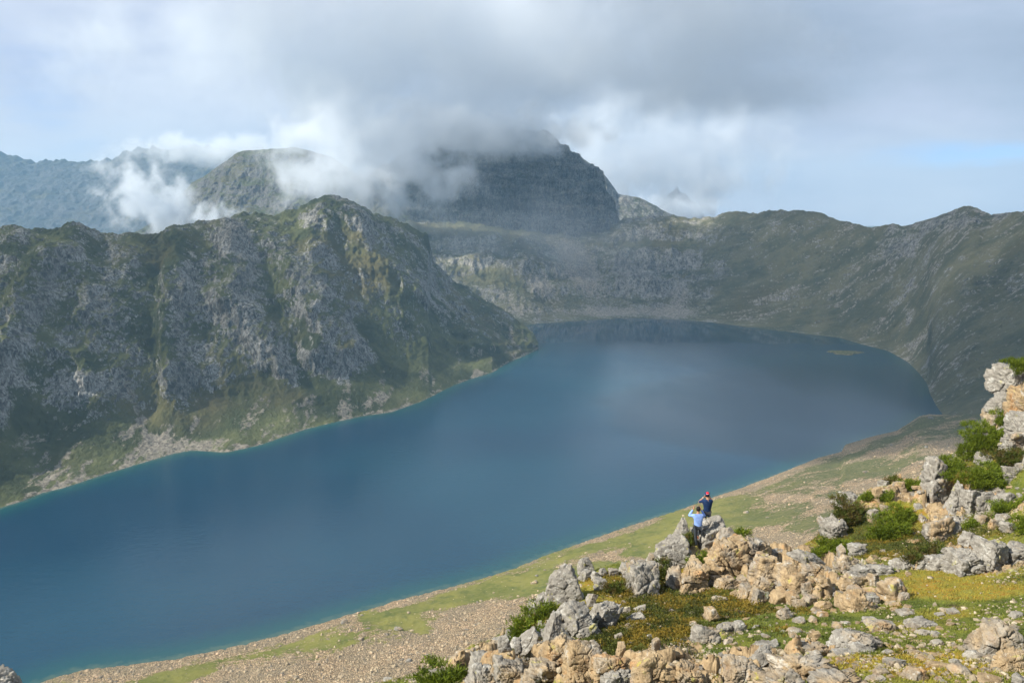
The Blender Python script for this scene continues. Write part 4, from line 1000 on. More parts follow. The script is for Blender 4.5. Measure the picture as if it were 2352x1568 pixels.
def tris(C_, U, W_, L, wd, sh):
    """leaf triangles: base centre C_, growing along U by L, half width wd along W_"""
    n = len(C_); V = np.empty((n, 3, 3)); V[:, 0] = C_ - W_ * wd[:, None]; V[:, 1] = C_ + W_ * wd[:, None]; V[:, 2] = C_ + U * L[:, None]
    return V.reshape(-1, 3), np.arange(n * 3).reshape(n, 3), np.repeat(sh, 3)
def unit(a): return a / (np.linalg.norm(a, axis=-1, keepdims=True) + 1e-9)
rs = np.random.RandomState(77)
SHR = [  # frame, box, material, label
 ('C', 1535, 145, 1700, 270, 'juniper', 'bright juniper bush on top of the crag at the right edge', 'stand'),
 ('C', 1425, 590, 1590, 740, 'juniper', 'juniper wedged high between the grey blocks of the crag', 'm'),
 ('C', 1190, 700, 1560, 935, 'juniper', 'large bright juniper spreading down the slope under the crag', 'm'),
 ('C', 1138, 780, 1340, 1015, 'juniper', 'lower left lobe of bright juniper on the skyline under the crag', 'm'),
 ('C', 880, 990, 1180, 1130, 'juniper', 'juniper mat draped over the narrow skyline pillar', 'm'),
 ('C', 1110, 1040, 1560, 1265, 'juniper', 'largest dark juniper mat above the white fluted rocks', 'm'),
 ('C', 1390, 900, 1700, 1070, 'juniper_olive', 'olive juniper mat at the right edge below the crag', 'm'),
 ('C', 630, 1172, 832, 1262, 'juniper', 'low dark green juniper on the skyline left of the pillar', 'm'),
 ('C', 60, 1318, 320, 1560, 'juniper_olive', 'round olive green juniper bush on the left shoulder of the right hill', 'm'),
 ('C', 440, 1278, 552, 1355, 'juniper', 'small juniper right of the pinkish orange stone', 'm'),
 ('C', 328, 1288, 402, 1342, 'juniper', 'small juniper left of the pinkish orange stone', 'm'),
 ('C', 510, 1160, 600, 1215, 'juniper_olive', 'small olive juniper behind the low pale skyline rock', 'm'),
 ('C', 1378, 1368, 1605, 1440, 'juniper', 'flat strip of juniper near the right edge of the hill', 'm'),
 ('C', 1600, 1478, 1720, 1640, 'juniper', 'juniper bush cut by the right edge of the picture', 'm'),
 ('B', 1230, 210, 1432, 380, 'juniper', 'upper half of the wide juniper in the middle of the right hill', 'm'),
 ('B', 1085, 300, 1400, 492, 'juniper', 'wide dark juniper in the middle of the right hill', 'm'),
 ('B', 1440, 500, 1705, 622, 'juniper_olive', 'low juniper between the split tan rock and the grey band', 'm'),
 ('B', 1370, 575, 1480, 640, 'juniper_olive', 'small dark juniper tip beside the grey band', 'm'),
 ('B', 890, 475, 985, 600, 'juniper', 'narrow juniper above the thin upright fin', 'm'),
 ('B', 725, 462, 905, 560, 'juniper', 'low juniper under the reddish overhang', 'm'),
 ('B', 655, 538, 765, 602, 'juniper', 'small juniper at the saddle left of the right hill', 'm'),
 ('B', 2000, 195, 2290, 258, 'juniper', 'thin strip of juniper under the big mat at the right edge', 'm'),
 ('B', 1820, 330, 1925, 390, 'juniper', 'small juniper beside slanting pinkish stone', 'm'),
 ('A', 1450, 575, 1625, 665, 'juniper', 'bright juniper growing in the cleft of the lookout pile', 'm'),
 ('A', 1735, 388, 1900, 480, 'juniper', 'dark juniper behind the lookout pile on the skyline', 'm'),
 ('A', 195, 940, 425, 1110, 'juniper', 'dark juniper on the left skyline under the biggest grey slab', 'm'),
 ('A', 75, 1050, 290, 1235, 'juniper', 'dark juniper on the left skyline above the tilted pillar', 'm'),
 ('A', -640, 1400, -200, 1600, 'juniper', 'lowest juniper mat at the left foot of the spur', 'm'),
 ('A', 1390, 440, 1460, 520, 'juniper_olive', 'small plant in the crack of the pointed grey slab', 'm'),
 ('A', 1130, 640, 1300, 790, 'juniper_olive', 'olive bush right of the square topped block', 'm'),
 ('A', 790, 790, 960, 900, 'juniper_olive', 'rounded olive bush in golden grass left of the square topped block', 'm'),
]
for k, (fr, x0, y0, x1, y1, mn, lab, kd) in enumerate(SHR):
    a, b, c, d_, Y_ = place(fr, x0, y0, x1, y1)
    if kd == 'stand': Y_ = 48.5
    kk = Y_ / F * S; w = (c - a) * kk; h = (d_ - b) * kk
    ctr = at((a + c) / 2, (b + d_) / 2, Y_)
    root = bpy.data.objects.new('juniper_bush', None); C.objects.link(root)
    # clumps of sprays over a low uneven dome standing on the ground
    nc = int(np.clip(w * h * 90, 36, 480)); ang = rs.uniform(0, 6.28, nc); rr = np.sqrt(rs.rand(nc)) * (1 + .26 * np.sin(ang * 3 + k) + .16 * np.sin(ang * 7 + 2 * k))
    X = np.cos(ang) * rr; Z = np.sin(ang) * rr                     # seen from the front: across and up
    px_ = ctr[0] + X * w * .5; pz = ctr[2] + Z * h * .43 - .12
    bulge = np.sqrt(np.clip(1.05 - rr ** 2 * .9, 0, 1))
    dep = min(.5 * (w + h) * .55, 1.2)
    py_ = ctr[1] + dep * .55 - bulge * dep * (.55 + .45 * rs.rand(nc)) + Z * h * .25
    gz = ground_at(px_, py_); pz = np.where(kd == 'stand', pz, np.maximum(pz, gz + .03))
    cc = np.stack([px_, py_, pz], -1)
    per = 46; base = np.repeat(cc, per, 0) + rs.normal(scale=.075, size=(nc * per, 3)) * np.array([1.2, 1, .7])
    out = np.stack([X * .55, -bulge * .5, np.full(nc, .75) + .2 * Z], -1); out = np.repeat(unit(out), per, 0)
    U = unit(out + rs.normal(scale=.5, size=out.shape)); W_ = unit(np.cross(U, rs.normal(size=U.shape)))
    n = len(base); shc = np.repeat(rs.rand(nc), per)
    V, F_, sh = tris(base, U, W_, rs.uniform(.07, .17, n), rs.uniform(.010, .022, n), np.clip(.55 * shc + .45 * rs.rand(n), 0, 1))
    V = V - ctr
    root.location = ctr
    root['label'] = lab; root['category'] = 'juniper bush'; root['group'] = 'junipers on the near hillside'
    obj('foliage', mesh_from('foliage', V, F_, M[mn], False, {'shade': sh}), root)
    # woody stems under the sprays
    bmv, bmf = [], []
    for q in range(9):
        i = rs.randint(nc); p1 = cc[i] - ctr; p0 = np.array([rs.uniform(-.12, .12) * w, dep * .35, -h * .35]); mid = (p0 + p1) / 2 + rs.normal(scale=.05, size=3)
        prev = None
        for s_, (pt, r_) in enumerate(((p0, .03), (mid, .02), (p1, .007))):
            ring = [len(bmv) + j for j in range(5)]
            for j in range(5): bmv.append(pt + r_ * np.array([math.cos(j * 1.257), math.sin(j * 1.257) * .6, math.sin(j * 1.257) * .8]))
            if prev: bmf += [(prev[j], prev[(j + 1) % 5], ring[(j + 1) % 5], ring[j]) for j in range(5)]
            prev = ring
    obj('branches', mesh_from('branches', np.array(bmv), np.array(bmf), M['bark']), root)
# golden tussock hanging over the white pyramid rock
a, b, c, d_, Y_ = place('C', 1010, 1115, 1215, 1240); kk = Y_ / F * S; ctr = at((a + c) / 2, (b + d_) / 2, Y_)
n = 2600; w = (c - a) * kk; h = (d_ - b) * kk
base = np.stack([rs.normal(0, w * .2, n), rs.normal(-.15, .12, n), rs.normal(h * .12, h * .16, n)], -1)
U = unit(np.stack([base[:, 0] / w * 3, np.full(n, -.4), rs.uniform(-.9, .5, n)], -1) + rs.normal(scale=.25, size=(n, 3)))
V, F_, sh = tris(base, U, unit(np.cross(U, rs.normal(size=U.shape))), rs.uniform(.15, .4, n), rs.uniform(.006, .012, n), rs.rand(n))
o = obj('grass_tussock', mesh_from('grass_tussock', V, F_, M['straw'], False, {'shade': sh}), label='golden grass tussock hanging over the white pyramid rock', cat='grass tussock'); o.location = ctr

def sample_ground(n, weight, y1=56):
    """points on the near hillside, denser where weight(gold, heath, rocky) is high and evenly spread in view"""
    iu = rs.uniform(60, nci - 60, n); jw = rs.uniform(0, ncj - 1.01, n); i = iu.astype(int); j = jw.astype(int); q = i * ncj + j
    keep = (hy[q] < y1) & (rs.rand(n) < weight(q)) & (hq[q] < 1640)
    q = q[keep]; x = (GX[0] + iu[keep] * (GX[1] - GX[0])) * Yr[0] * np.exp(jw[keep] * dly) / CP; y = Yr[0] * np.exp(jw[keep] * dly)
    return np.stack([x, y, ground_at(x, y)], -1), q
# turf blades
P_, q = sample_ground(420000, lambda q: np.clip(1 - sstep(rk[q], .22, .45), 0, 1) * (hp[q] > 850))
n = len(P_); reps = 2; P2 = np.repeat(P_, reps, 0) + rs.normal(scale=.03, size=(n * reps, 3)) * np.array([1, 1, 0]); qq = np.repeat(q, reps)
U = unit(rs.normal(scale=.55, size=P2.shape) + np.array([0.1, -.1, 1])); tall = .5 + 1.1 * np.repeat(sstep(fbm(P_ * np.array([1, 1, 0]) / .7, 3), -.1, .45), reps)
V, F_, sh = tris(P2, U, unit(np.cross(U, rs.normal(size=U.shape))), rs.uniform(.035, .095, n * reps) * tall, rs.uniform(.006, .014, n * reps), rs.rand(n * reps))
obj('grass', mesh_from('grass', V, F_, M['blades'], False, {'shade': sh, 'gold': np.repeat(gold[qq], 3)}), kind='stuff', label='short green and golden alpine grass on the near hillside')
# heath: dense low leaves in mounds
P_, q = sample_ground(820000, lambda q: sstep(heath[q], .12, .40) * (1 - .7 * sstep(rk[q], .45, .6)) * (hp[q] > 850))
n = len(P_); mound = sstep(fbm(P_ / .55 + 4, 3), -.3, .5)
P_[:, 2] += mound * .28 * rs.rand(n) * sstep(heath[q], .2, .6)
reps = 2; P2 = np.repeat(P_, reps, 0) + rs.normal(scale=.035, size=(n * reps, 3)); U = unit(rs.normal(scale=.7, size=P2.shape) + np.array([0, -.2, .8]))
V, F_, sh = tris(P2, U, unit(np.cross(U, rs.normal(size=U.shape))), rs.uniform(.04, .10, n * reps), rs.uniform(.012, .026, n * reps), np.clip(np.repeat(mound, reps) * .6 + .45 * rs.rand(n * reps) - .05, 0, 1))
obj('heath_cover', mesh_from('heath_cover', V, F_, M['heath'], False, {'shade': sh}), kind='stuff', label='dark low heath shrubs matting the ground between the rocks')

# ------------------------------------------------------------------ rubble and boulders on the far meadow
V_, px_, py_, scr_, shp = MEADOW
def meadow_pts(n, w):
    ni, nj = shp[0], shp[1]; i = rs.randint(95, ni - 95, n * 3); j = rs.randint(60, nj - 3, n * 3); q = i * nj + j
    ok = (py_[q] < 1600) & (px_[q] > 60) & (V_[q, 1] > 250) & (rs.rand(len(q)) < w(q)); q = q[ok][:n]
    return V_[q] + rs.normal(scale=.8, size=(len(q), 3)) * np.array([1, 1, 0]), q
def rubble(name, pts, size, mat, label):
    D0, F0 = ico(1); n = len(pts); nv = len(D0)
    sc_ = size[:, None, None] * rs.uniform(.5, 1.0, (n, 1, 3)) * np.array([1, 1, .75])
    V = D0[None] * (1 + rs.uniform(-.28, .28, (n, nv, 1))) * sc_ + pts[:, None, :]
    Fc = F0[None] + (np.arange(n) * nv)[:, None, None]
    return mesh_from(name, V.reshape(-1, 3), Fc.reshape(-1, 3), mat, False)
mt, t = material('rubble_stone'); P_ = t.n('ShaderNodeNewGeometry').outputs['Position']
cv = t.n('ShaderNodeSeparateColor', {0: t.voro(P_, .45, 'F1', 'Color')}).outputs[0]
cl = t.ramp(cv, [(0, (.17, .145, .115)), (.4, (.34, .265, .17)), (.8, (.50, .39, .25)), (1, (.52, .36, .24))])
finish(mt, t, t.mix(t.noise(P_, 3, 4), cl, t.mix(.5, cl, (.12, .11, .09))), .95); M['rubble'] = mt
mt, t = material('chip_stone'); P_ = t.n('ShaderNodeNewGeometry').outputs['Position']
cv = t.n('ShaderNodeSeparateColor', {0: t.voro(P_, 6, 'F1', 'Color')}).outputs[0]
finish(mt, t, t.ramp(cv, [(0, (.15, .13, .10)), (.5, (.27, .22, .15)), (1, (.40, .34, .25))]), .95); M['rubble2'] = mt
pts, q = meadow_pts(52000, lambda q: .04 + sstep(scr_[q], .3, .7))
obj('rubble', rubble('rubble', pts, .32 * (1 + rs.pareto(2.1, len(pts))).clip(0, 5), M['rubble'], ''), kind='stuff', label='tan boulder rubble strewn over the meadow and the near shore')
P_, q = sample_ground(60000, lambda q: .05 + .9 * sstep(rk[q], .02, .25) * (1 - sstep(rk[q], .5, .8)) * (hp[q] > 900) + .12 * (hp[q] > 1850) * (hq[q] > 1420))
P_ = P_[:7000]
obj('stone_chips', rubble('stone_chips', P_ + np.array([0, 0, .01]), (.030 * (1 + rs.pareto(2.2, len(P_)))).clip(0, .13), M['rubble2'], ''), kind='stuff', label='small stone chips strewn over the near hillside')
MB = [rock_mesh('boulder', 5000 + k, 3, (1, .9, .7), 9, .3) for k in range(6)]
pts, q = meadow_pts(70, lambda q: .25 + .7 * (px_[q] > 600))
for p in pts:
    s_ = float(rs.uniform(2.2, 5.0)) * (1 if p[1] < 650 else 1.35)
    o = bpy.data.objects.new('boulder', MB[rs.randint(6)]); C.objects.link(o); o.location = p + np.array([0, 0, .15 * s_]); zf = rs.uniform(.5, 1.1); o.scale = (s_, s_, s_ * zf); o.rotation_euler[2] = rs.uniform(0, 6.28)
    o['category'] = 'boulder'; o['group'] = 'boulders on the far meadow'; o['tint'] = float(rs.uniform(.1, .7))
    u_, w_ = project(p); shy = float(np.interp(u_, [a_[0] for a_ in SH_NEAR], [a_[1] for a_ in SH_NEAR])); gap = w_ - shy
    wh = 'at the very water edge' if gap < 14 else ('a little above the shore' if gap < 45 else ('half way up the meadow' if gap < 95 else 'high on the meadow'))
    al = ['at its far left end', 'left of the rock spur', "behind the spur's left end", 'behind the lookout pile', 'left of the right hill', 'beyond the right hill'][int(np.clip((u_ - 60) // 350, 0, 5))]
    cl_ = 'grey' if o['tint'] < .3 else ('buff' if o['tint'] < .5 else 'tan')
    o['label'] = '%s %s %s boulder %s, %s' % ('big' if s_ > 4.4 else ('bigger' if s_ > 3.6 else ('smaller' if s_ > 2.8 else 'little')), 'flat' if zf < .7 else ('blocky' if zf < .9 else 'tall'), cl_, wh, al)
# ------------------------------------------------------------------ the two people on the lookout
def plain(name, col, rough=.8, var=.15, scale=30, bump=0.0):
    mt, t = material(name); tc_ = t.n('ShaderNodeTexCoord').outputs['Object']; a = t.noise(tc_, scale, 4, .6)
    c = t.mix(t.ss(a, .3, .7), [k * (1 - var) for k in col], [k * (1 + var) for k in col])
    return finish(mt, t, c, rough, t.bump(t.noise(tc_, 9, 3, .5), .5, bump) if bump else None, .2)
SKIN = plain('skin', (.40, .21, .13), .6, .06); HAIR = plain('hair', (.012, .010, .010), .7)
def skinned(name, pts, edges, mat, parent, sub=2, root=0, squash=None):
    """one continuous surface grown round connected joints: pts = [(x, y, z, r)] or [(x, y, z, rx, ry)]"""
    me = bpy.data.meshes.new(name); me.from_pydata([p[:3] for p in pts], edges, [])
    o = bpy.data.objects.new(name, me); C.objects.link(o)
    md = o.modifiers.new('skin', 'SKIN'); md.use_smooth_shade = True
    for i, p in enumerate(pts):
        sv = me.skin_vertices[0].data[i]; sv.radius = (p[3], p[4] if len(p) > 4 else p[3]); sv.use_root = (i == root)
    s_ = o.modifiers.new('sub', 'SUBSURF'); s_.levels = sub; s_.render_levels = sub
    dg = bpy.context.evaluated_depsgraph_get(); m2 = bpy.data.meshes.new_from_object(o.evaluated_get(dg))
    bpy.data.objects.remove(o); m2.name = name; m2.materials.clear(); m2.materials.append(mat)
    for p in m2.polygons: p.use_smooth = True
    return obj(name, m2, parent)
def chain(*runs):
    """runs of points joined end to end; a run starting with an int begins at that earlier point"""
    pts, edges = [], []
    for run in runs:
        prev = None
        for it in run:
            if isinstance(it, int): prev = it; continue
            pts.append(it)
            if prev is not None: edges.append((prev, len(pts) - 1))
            prev = len(pts) - 1
    return pts, edges
def ellipsoid(name, c, r, mat, parent, fn=None, sub=4):
    D_, F_ = ico(sub); V = D_ * np.array(r)
    if fn: V, F_ = fn(D_, V, F_)
    return obj(name, mesh_from(name, V + np.array(c), F_, mat, True), parent)
def lerp3(a, b, k): return tuple(a[i] + (b[i] - a[i]) * k for i in range(3))
def hand(wr, side, aim):
    """palm and five fingers curled round something held before the face"""
    w = np.array(wr); aim = unit(np.array(aim, float)); up = np.array([0, 0, 1.]); sd_ = unit(np.cross(aim, up)) * side
    palm = w + aim * .06; runs = []
    for k_ in range(4):
        o_ = up * (.030 - .020 * k_); L = (.034, .038, .036, .028)[k_]
        k1 = palm + aim * .035 + o_; k2 = k1 + aim * L * .8 - sd_ * L * .5; k3 = k2 - sd_ * L * .75 + aim * .004
        runs.append([tuple(k1) + (.010,), tuple(k2) + (.009,), tuple(k3) + (.0075,)])
    th = palm - aim * .01 - sd_ * .02 - up * .028; t2 = th - sd_ * .028 + aim * .02; t3 = t2 + aim * .024 + up * .006
    runs.append([tuple(th) + (.011,), tuple(t2) + (.010,), tuple(t3) + (.0085,)])
    return tuple(palm) + (.026, .036), runs
def person(spec, loc, rotz, label, colors):
    root = bpy.data.objects.new('person', None); C.objects.link(root); root.location = loc; root.rotation_euler[2] = rotz
    root['label'] = label; root['category'] = 'person'
    j = spec
    px_, hd = j['pelvis'], j['head']
    ch, nk = j['chest'], j['neck']
    sL, sR = j['sh']; eL, eR = j['el']; wL, wR = j['wr']; hL, hR = j['hip']; kL, kR = j['kn']; aL, aR = j['an']
    pal_l, fl = hand(wL, -1, j['aim'][0]); pal_r, fr_ = hand(wR, 1, j['aim'][1])
    pts, edges = [], []
    def P(p, r, prev=None):
        pts.append(tuple(p[:3]) + (tuple(r) if isinstance(r, tuple) else (r,)))
        if prev is not None: edges.append((prev, len(pts) - 1))
        return len(pts) - 1
    pel = P(px_, (.115, .07)); wa = P(lerp3(px_, ch, .45), (.105, .065), pel); c1 = P(ch, (.13, .08), wa); n1_ = P(nk, .055, c1)
    h0 = P((hd[0], hd[1] + .005, hd[2] - .055), (.066, .075), n1_); h1 = P(hd, (.075, .092), h0); h2 = P((hd[0], hd[1] - .008, hd[2] + .065), (.060, .075), h1)
    for s_, e_, w_, pal, fing in ((sL, eL, wL, pal_l, fl), (sR, eR, wR, pal_r, fr_)):
        a = P(s_, .052, c1); b = P(e_, .040, a); c = P(lerp3(e_, w_, .35), .038, b); d = P(w_, .024, c); e = P(pal[:3], (.022, .034), d)
        for run in fing:
            prev = e
            for f in run: prev = P(f[:3], f[3], prev)
    for h_, k_, a_ in ((hL, kL, aL), (hR, kR, aR)):
        a = P(h_, .075, pel); b = P(k_, .055, a); c = P(lerp3(k_, a_, .35), .052, b); d = P(a_, .036, c); P((a_[0], a_[1] + .12, a_[2] - .05), .03, d)
    skinned('body', pts, edges, SKIN, root)
    # face and ears on the head (turned away from the viewpoint)
    hx_, hy_, hz2 = hd
    ellipsoid('nose', (hx_, hy_ + .098, hz2 - .01), (.014, .022, .024), SKIN, root, sub=2)
    for s_ in (-1, 1): ellipsoid('ear', (hx_ + s_ * .078, hy_ + .005, hz2), (.012, .022, .032), SKIN, root, sub=3)
    # clothes
    pts, edges = [], []
    t00 = P((px_[0], px_[1], px_[2] - .15), (.178, .135)); t0 = P((px_[0], px_[1], px_[2] - .04), (.178, .130), t00); t1 = P(lerp3(px_, ch, .35), (.160, .115), t0); t2 = P(ch, (.185, .125), t1); t3 = P(lerp3(ch, nk, .55), (.12, .09), t2); t4 = P(lerp3(ch, nk, .85), (.070, .065), t3)
    lim = j.get('sleeve', 1.0)
    for s_, e_, w_ in ((sL, eL, wL), (sR, eR, wR)):
        a = P(s_, .078, t2); b = P(lerp3(s_, e_, .6), .064, a)
        if lim >= 1: c = P(e_, .056, b); d = P(lerp3(e_, w_, .5), .048, c); P(lerp3(e_, w_, .93), .036, d)
        else: P(lerp3(s_, e_, .98), .062, b)
    skinned('shirt', pts, edges, colors['shirt'], root)
    if 'hem' in colors:
        D_ = [(px_[0], px_[1], px_[2] - .13, .180, .135), (px_[0], px_[1], px_[2] - .19, .180, .137)]
        skinned('undershirt_hem', D_, [(0, 1)], colors['hem'], root)
    pts, edges = [], []
    p0 = P((px_[0], px_[1], px_[2] - .04), (.155, .115))
    for h_, k_, a_ in ((hL, kL, aL), (hR, kR, aR)):
        a = P(h_, .098, p0); b = P(lerp3(h_, k_, .5), .086, a); c = P(k_, .066, b); d = P(lerp3(k_, a_, .5), .062, c); P(lerp3(k_, a_, .95), .050, d)
    skinned('trousers', pts, edges, colors['trousers'], root)
    for a_, dr in ((aL, j['toe'][0]), (aR, j['toe'][1])):
        a = np.array(a_); dr = unit(np.array(dr, float)); z0 = a[2] - .055
        def hx(k_, z_): q_ = a + dr * k_; return (q_[0], q_[1], z_)
        sp = [hx(-.05, z0) + (.040,), hx(.03, z0 + .012) + (.045,), hx(.12, z0 - .002) + (.044,), hx(.185, z0 - .006) + (.034,), (a[0], a[1], a[2] + .02, .046)]
        sh_ = skinned('shoe', sp, [(0, 1), (1, 2), (2, 3), (1, 4)], colors['shoe'], root)
        D_, F_ = ico(3); V = D_ * np.array([.052, .155, .016]); ca, sa = dr[1], dr[0]
        V = np.stack([V[:, 0] * ca + V[:, 1] * sa, -V[:, 0] * sa + V[:, 1] * ca, V[:, 2]], -1) + a + dr * .07 + np.array([0, 0, -.095])
        obj('sole', mesh_from('sole', V, F_, colors['sole'], True), sh_)
    if 'cap' in colors:
        def dome(D_, V, F_):
            keep = (D_[F_].mean(1)[:, 2] > -.22) ; return V, F_[keep]
        cp_ = ellipsoid('cap', (hx_, hy_ - .004, hz2 + .035), (.092, .108, .100), colors['cap'], root, dome)
        md = cp_.modifiers.new('thickness', 'SOLIDIFY'); md.thickness = .004
        ellipsoid('cap_brim', (hx_, hy_ + .135, hz2 + .030), (.075, .075, .008), colors['cap'], root, sub=3)
        def patch(D_, V, F_):
            m = D_[F_].mean(1); keep = (m[:, 1] < -.15) & (m[:, 2] > .35) & (np.abs(m[:, 0]) < .62); return V, F_[keep]
        ellipsoid('cap_panel', (hx_, hy_ - .004, hz2 + .035), (.096, .112, .104), colors['panel'], root, patch, 5)
        def patch2(D_, V, F_):
            m = D_[F_].mean(1); keep = (m[:, 1] < -.15) & (m[:, 2] > .27) & (m[:, 2] <= .36) & (np.abs(m[:, 0]) < .66); return V, F_[keep]
        ellipsoid('cap_trim', (hx_, hy_ - .004, hz2 + .035), (.096, .112, .104), colors['trim'], root, patch2, 5)
        def back_hair(D_, V, F_): m = D_[F_].mean(1); return V, F_[(m[:, 2] > -.75) & (m[:, 1] < .1)]
        ellipsoid('hair', (hx_, hy_ - .006, hz2 - .005), (.084, .101, .085), HAIR, root, back_hair)
    else:
        def cut(D_, V, F_):
            V = V * (1 + .05 * fbm(D_ * 7, 3))[:, None]; m = D_[F_].mean(1); keep = (m[:, 2] > -.62 + .9 * np.clip(m[:, 1], 0, 1) * 1.1) ; return V, F_[keep]
        ellipsoid('hair', (hx_, hy_ - .008, hz2 + .018), (.090, .108, .108), HAIR, root, cut, 5)
    if 'watch' in colors:
        q_ = lerp3(eL, wL, .9); ellipsoid('watch', q_, (.033, .033, .02), colors['watch'], root, sub=3)
    return root
navy = plain('navy_cloth', (.010, .028, .085), .85, .25, 12, .02)
pose1 = dict(pelvis=(.06, 0, .98), chest=(.05, -.01, 1.32), neck=(.05, .0, 1.50), head=(.055, .03, 1.645), sh=((-.115, -.005, 1.41), (.215, -.005, 1.41)),
             el=((-.30, .10, 1.36), (.335, .10, 1.34)), wr=((-.115, .19, 1.60), (.20, .20, 1.585)), aim=((.25, .35, .9), (-.25, .35, .9)),
             hip=((-.03, 0, .92), (.15, .01, .92)), kn=((-.02, .03, .50), (.21, .30, .80)), an=((0, 0, .11), (.14, .30, .40)), toe=((-.45, .6, 0), (-.2, 1, 0)))
stone = [o for o in bpy.data.objects if o.get('label', '').startswith('yellowish stone under the shoe')][0]
Yp = 34.2
q = at(1598.5, 1259.5, Yp)
person(pose1, tuple(q), 0, 'person in light blue shirt, hands raised to face, one foot on higher rock',
       dict(shirt=plain('light_blue_cloth', (.24, .37, .74), .85, .12, 10, .03), trousers=plain('charcoal_denim', (.040, .046, .055), .9, .25, 14, .02), shoe=plain('rust_leather', (.30, .09, .06), .7), sole=plain('pale_rubber', (.45, .38, .34), .8)))
stone.location = q + np.array([0, .10, -.36])
pose2 = dict(pelvis=(.0, 0, .96), chest=(.0, -.01, 1.30), neck=(.01, .0, 1.50), head=(-.005, .04, 1.655), sh=((-.175, .0, 1.41), (.165, .02, 1.41)),
             el=((-.34, .10, 1.33), (.24, .24, 1.30)), wr=((-.14, .13, 1.53), (.10, .20, 1.60)), aim=((.8, .4, .35), (-.3, .3, .9)), sleeve=.6,
             hip=((-.09, 0, .90), (.09, .0, .90)), kn=((-.10, .02, .49), (.10, .03, .49)), an=((-.11, 0, .11), (.11, 0, .11)), toe=((-.15, 1, 0), (.15, 1, 0)))
Y2 = 35.6
top = at(1625.5, 1129, Y2); loc2 = np.array([top[0], Y2, top[2] - 1.79])
person(pose2, tuple(loc2), 0, 'person in navy shirt and red backed cap, seen to the thighs behind the rocks',
       dict(shirt=navy, hem=plain('bright_blue_cloth', (.02, .36, .72), .8), trousers=plain('dark_grey_cloth', (.030, .032, .036), .9, .2, 14, .02), shoe=plain('black_leather', (.03, .03, .03), .6), sole=plain('black_rubber', (.02, .02, .02), .8),
            cap=plain('navy_cap_cloth', (.012, .018, .09), .8), panel=plain('red_cap_cloth', (.62, .015, .03), .75), trim=plain('white_cap_trim', (.75, .75, .75), .7), watch=plain('steel', (.6, .6, .6), .3)))
me = rock_mesh('boulder', 777, 5, (1.5, 1.1, 1.9), 8, .3)
o = obj('boulder', me, label='low rock behind the rugged grey block, under the feet of the person in navy', cat='boulder', tint=.2)
o.location = loc2 + np.array([0, .05, -.93])
# ------------------------------------------------------------------ air: clouds and haze
def lumpy(name, c, r, seed, sub=4, lump=.45, flat=1.0):
    bm = bmesh.new(); bmesh.ops.create_icosphere(bm, subdivisions=sub, radius=1)
    V = np.array([v.co for v in bm.verts]); F_ = np.array([[v.index for v in f.verts] for f in bm.faces]); bm.free()
    n = fbm(V * 1.7 + seed * 7.7, 4, .55)
    V = V * (1 + lump * n)[:, None] * np.array(r) + np.array(c)
    return mesh_from(name, V, F_, None, True)
def cloud_mat(name, dens, col=(1, 1, 1), aniso=0.0):
    mt, t = material(name)
    v = t.n('ShaderNodeVolumePrincipled', {'Color': col, 'Density': dens, 'Anisotropy': aniso})
    t.put(t.n('ShaderNodeOutputMaterial').inputs['Volume'], v.outputs[0]); return mt
def box(name, lo, hi):
    V = [(x, y, z) for x in (lo[0], hi[0]) for y in (lo[1], hi[1]) for z in (lo[2], hi[2])]
    F_ = [(0, 1, 3, 2), (4, 6, 7, 5), (0, 4, 5, 1), (2, 3, 7, 6), (0, 2, 6, 4), (1, 5, 7, 3)]
    return mesh_from(name, V, F_, None, False)
def billow(name, px, py, Y, w, h, depth, dens, seed, thr=.5, soft=.18, scale=2.2, label='', rot=0):
    """a bank of cloud: an ellipsoid of thick air with a ragged procedural density"""
    c = at(px, py, Y); k = Y / F * S
    me = lumpy(name, (0, 0, 0), (w * k, depth, h * k), seed, 4, .25)
    mt, t = material(name + '_vapour')
    tc = t.n('ShaderNodeTexCoord').outputs['Object']
    q = t.v('DIVIDE', tc, (w * k, depth, h * k))
    ln = t.v('LENGTH', q)
    av = (w + h) * .5 * k
    n = t.noise(t.v('ADD', t.v('SCALE', tc, 1.0 / av), (seed * 3.1, seed, 0)), scale, 6, .62, .3)
    d = t.m('ADD', n, t.m('MULTIPLY', ln, -.42))
    d = t.m('MULTIPLY', t.ss(d, thr - .42 * .5, thr - .42 * .5 + soft), dens)
    d = t.m('MULTIPLY', d, t.ss(ln, 1.0, .55))
    v = t.n('ShaderNodeVolumePrincipled', {'Color': (.88, .92, .97), 'Density': d, 'Anisotropy': 0.0})
    t.put(t.n('ShaderNodeOutputMaterial').inputs['Volume'], v.outputs[0])
    me.materials.append(mt)
    o = obj(name, me, kind='stuff', label=label); o.location = c; o.rotation_euler[1] = R(rot)
    return o
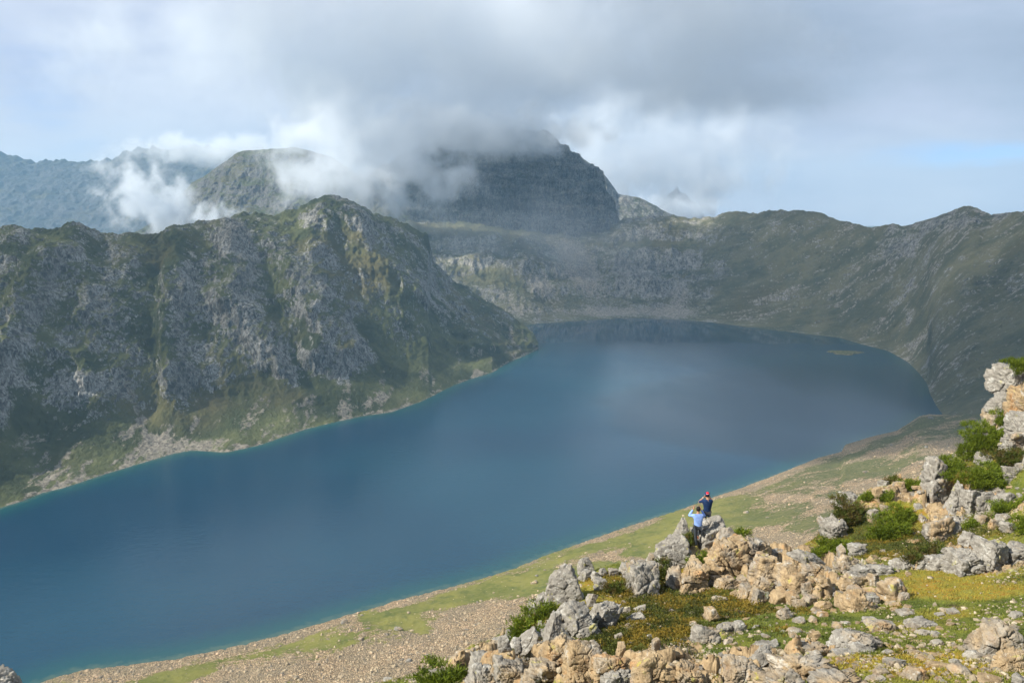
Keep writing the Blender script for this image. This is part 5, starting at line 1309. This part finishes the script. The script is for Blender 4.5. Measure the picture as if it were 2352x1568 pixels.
# clouds added for their shadow: centre x, y, radii, vapour density
SHADE_CLOUDS = [(-1850, 850, 620, 460, .003), (-1250, 1500, 600, 450, .003), (-300, 1500, 800, 750, .0055), (-150, 600, 500, 450, .008), (-640, 620, 380, 330, .007), (500, 2300, 800, 700, .006), (-720, 2720, 520, 330, .003), (-700, 2080, 430, 400, .0055)]
HAZE = 0.78e-4
billow('cloud', 850, 370, 2450, 380, 235, 160, .022, 3, thr=.40, soft=.30, scale=4, label='bright white cloud rolling down between the dark pyramid peak and the big cliff')
billow('cloud', 370, 475, 2350, 250, 135, 110, .03, 5, thr=.44, soft=.26, scale=4, label='white cloud rising behind the left ridge in front of the far range', rot=30)
billow('cloud', 510, 495, 2250, 130, 60, 80, .03, 8, label='low white cloud puff lying on the left ridge saddle')
billow('cloud', 1520, 350, 4000, 420, 220, 260, .011, 9, thr=.38, soft=.34, scale=3, label='soft bright cloud clinging to the right side of the big peak')
billow('cloud', 1080, 110, 2900, 1350, 275, 450, .005, 12, thr=.38, soft=.25, scale=3.4, label='grey cloud cap covering the summit of the big cliff faced peak')
billow('cloud', 1070, 300, 2780, 480, 96, 170, .03, 21, thr=.40, soft=.30, scale=4.0, label='low grey cloud veil drawn across the summit cliffs of the big peak')
billow('cloud', 480, 345, 3300, 330, 60, 200, .014, 31, thr=.42, soft=.25, scale=4.0, label='thin cloud veil trailing from the far range to the dark pyramid peak')
billow('mist', 1180, 560, 2560, 520, 170, 160, .0016, 41, thr=.30, soft=.4, scale=2.0, label='faint blue mist hanging in front of the headwall cliffs')
billow('cloud', 1550, 482, 4400, 170, 62, 140, .03, 55, thr=.40, soft=.3, scale=3, label='white cloud hiding the foot of the small steep spire')
# clouds added above the frame, placed so their shadow lies on lake and mountains
for k, (x, y, rx, ry, dn) in enumerate(SHADE_CLOUDS):
    me = lumpy('cloud', (0, 0, 0), (rx, ry, 130), 20 + k, 4, .30); me.materials.append(cloud_mat('deck_vapour', dn))
    o = obj('cloud', me, kind='stuff', label='broad grey cloud added above the frame to shade the valley', group='shade clouds added overhead'); o.location = (x, y, 1080)
hz = cloud_mat('haze_air', HAZE, (.42, .71, 1.0))
me = box('haze', (-9000, -300, -61.5), (9000, 9000, 760)); me.materials.append(hz)
obj('haze', me, kind='stuff', label='thin blue haze filling the valley')
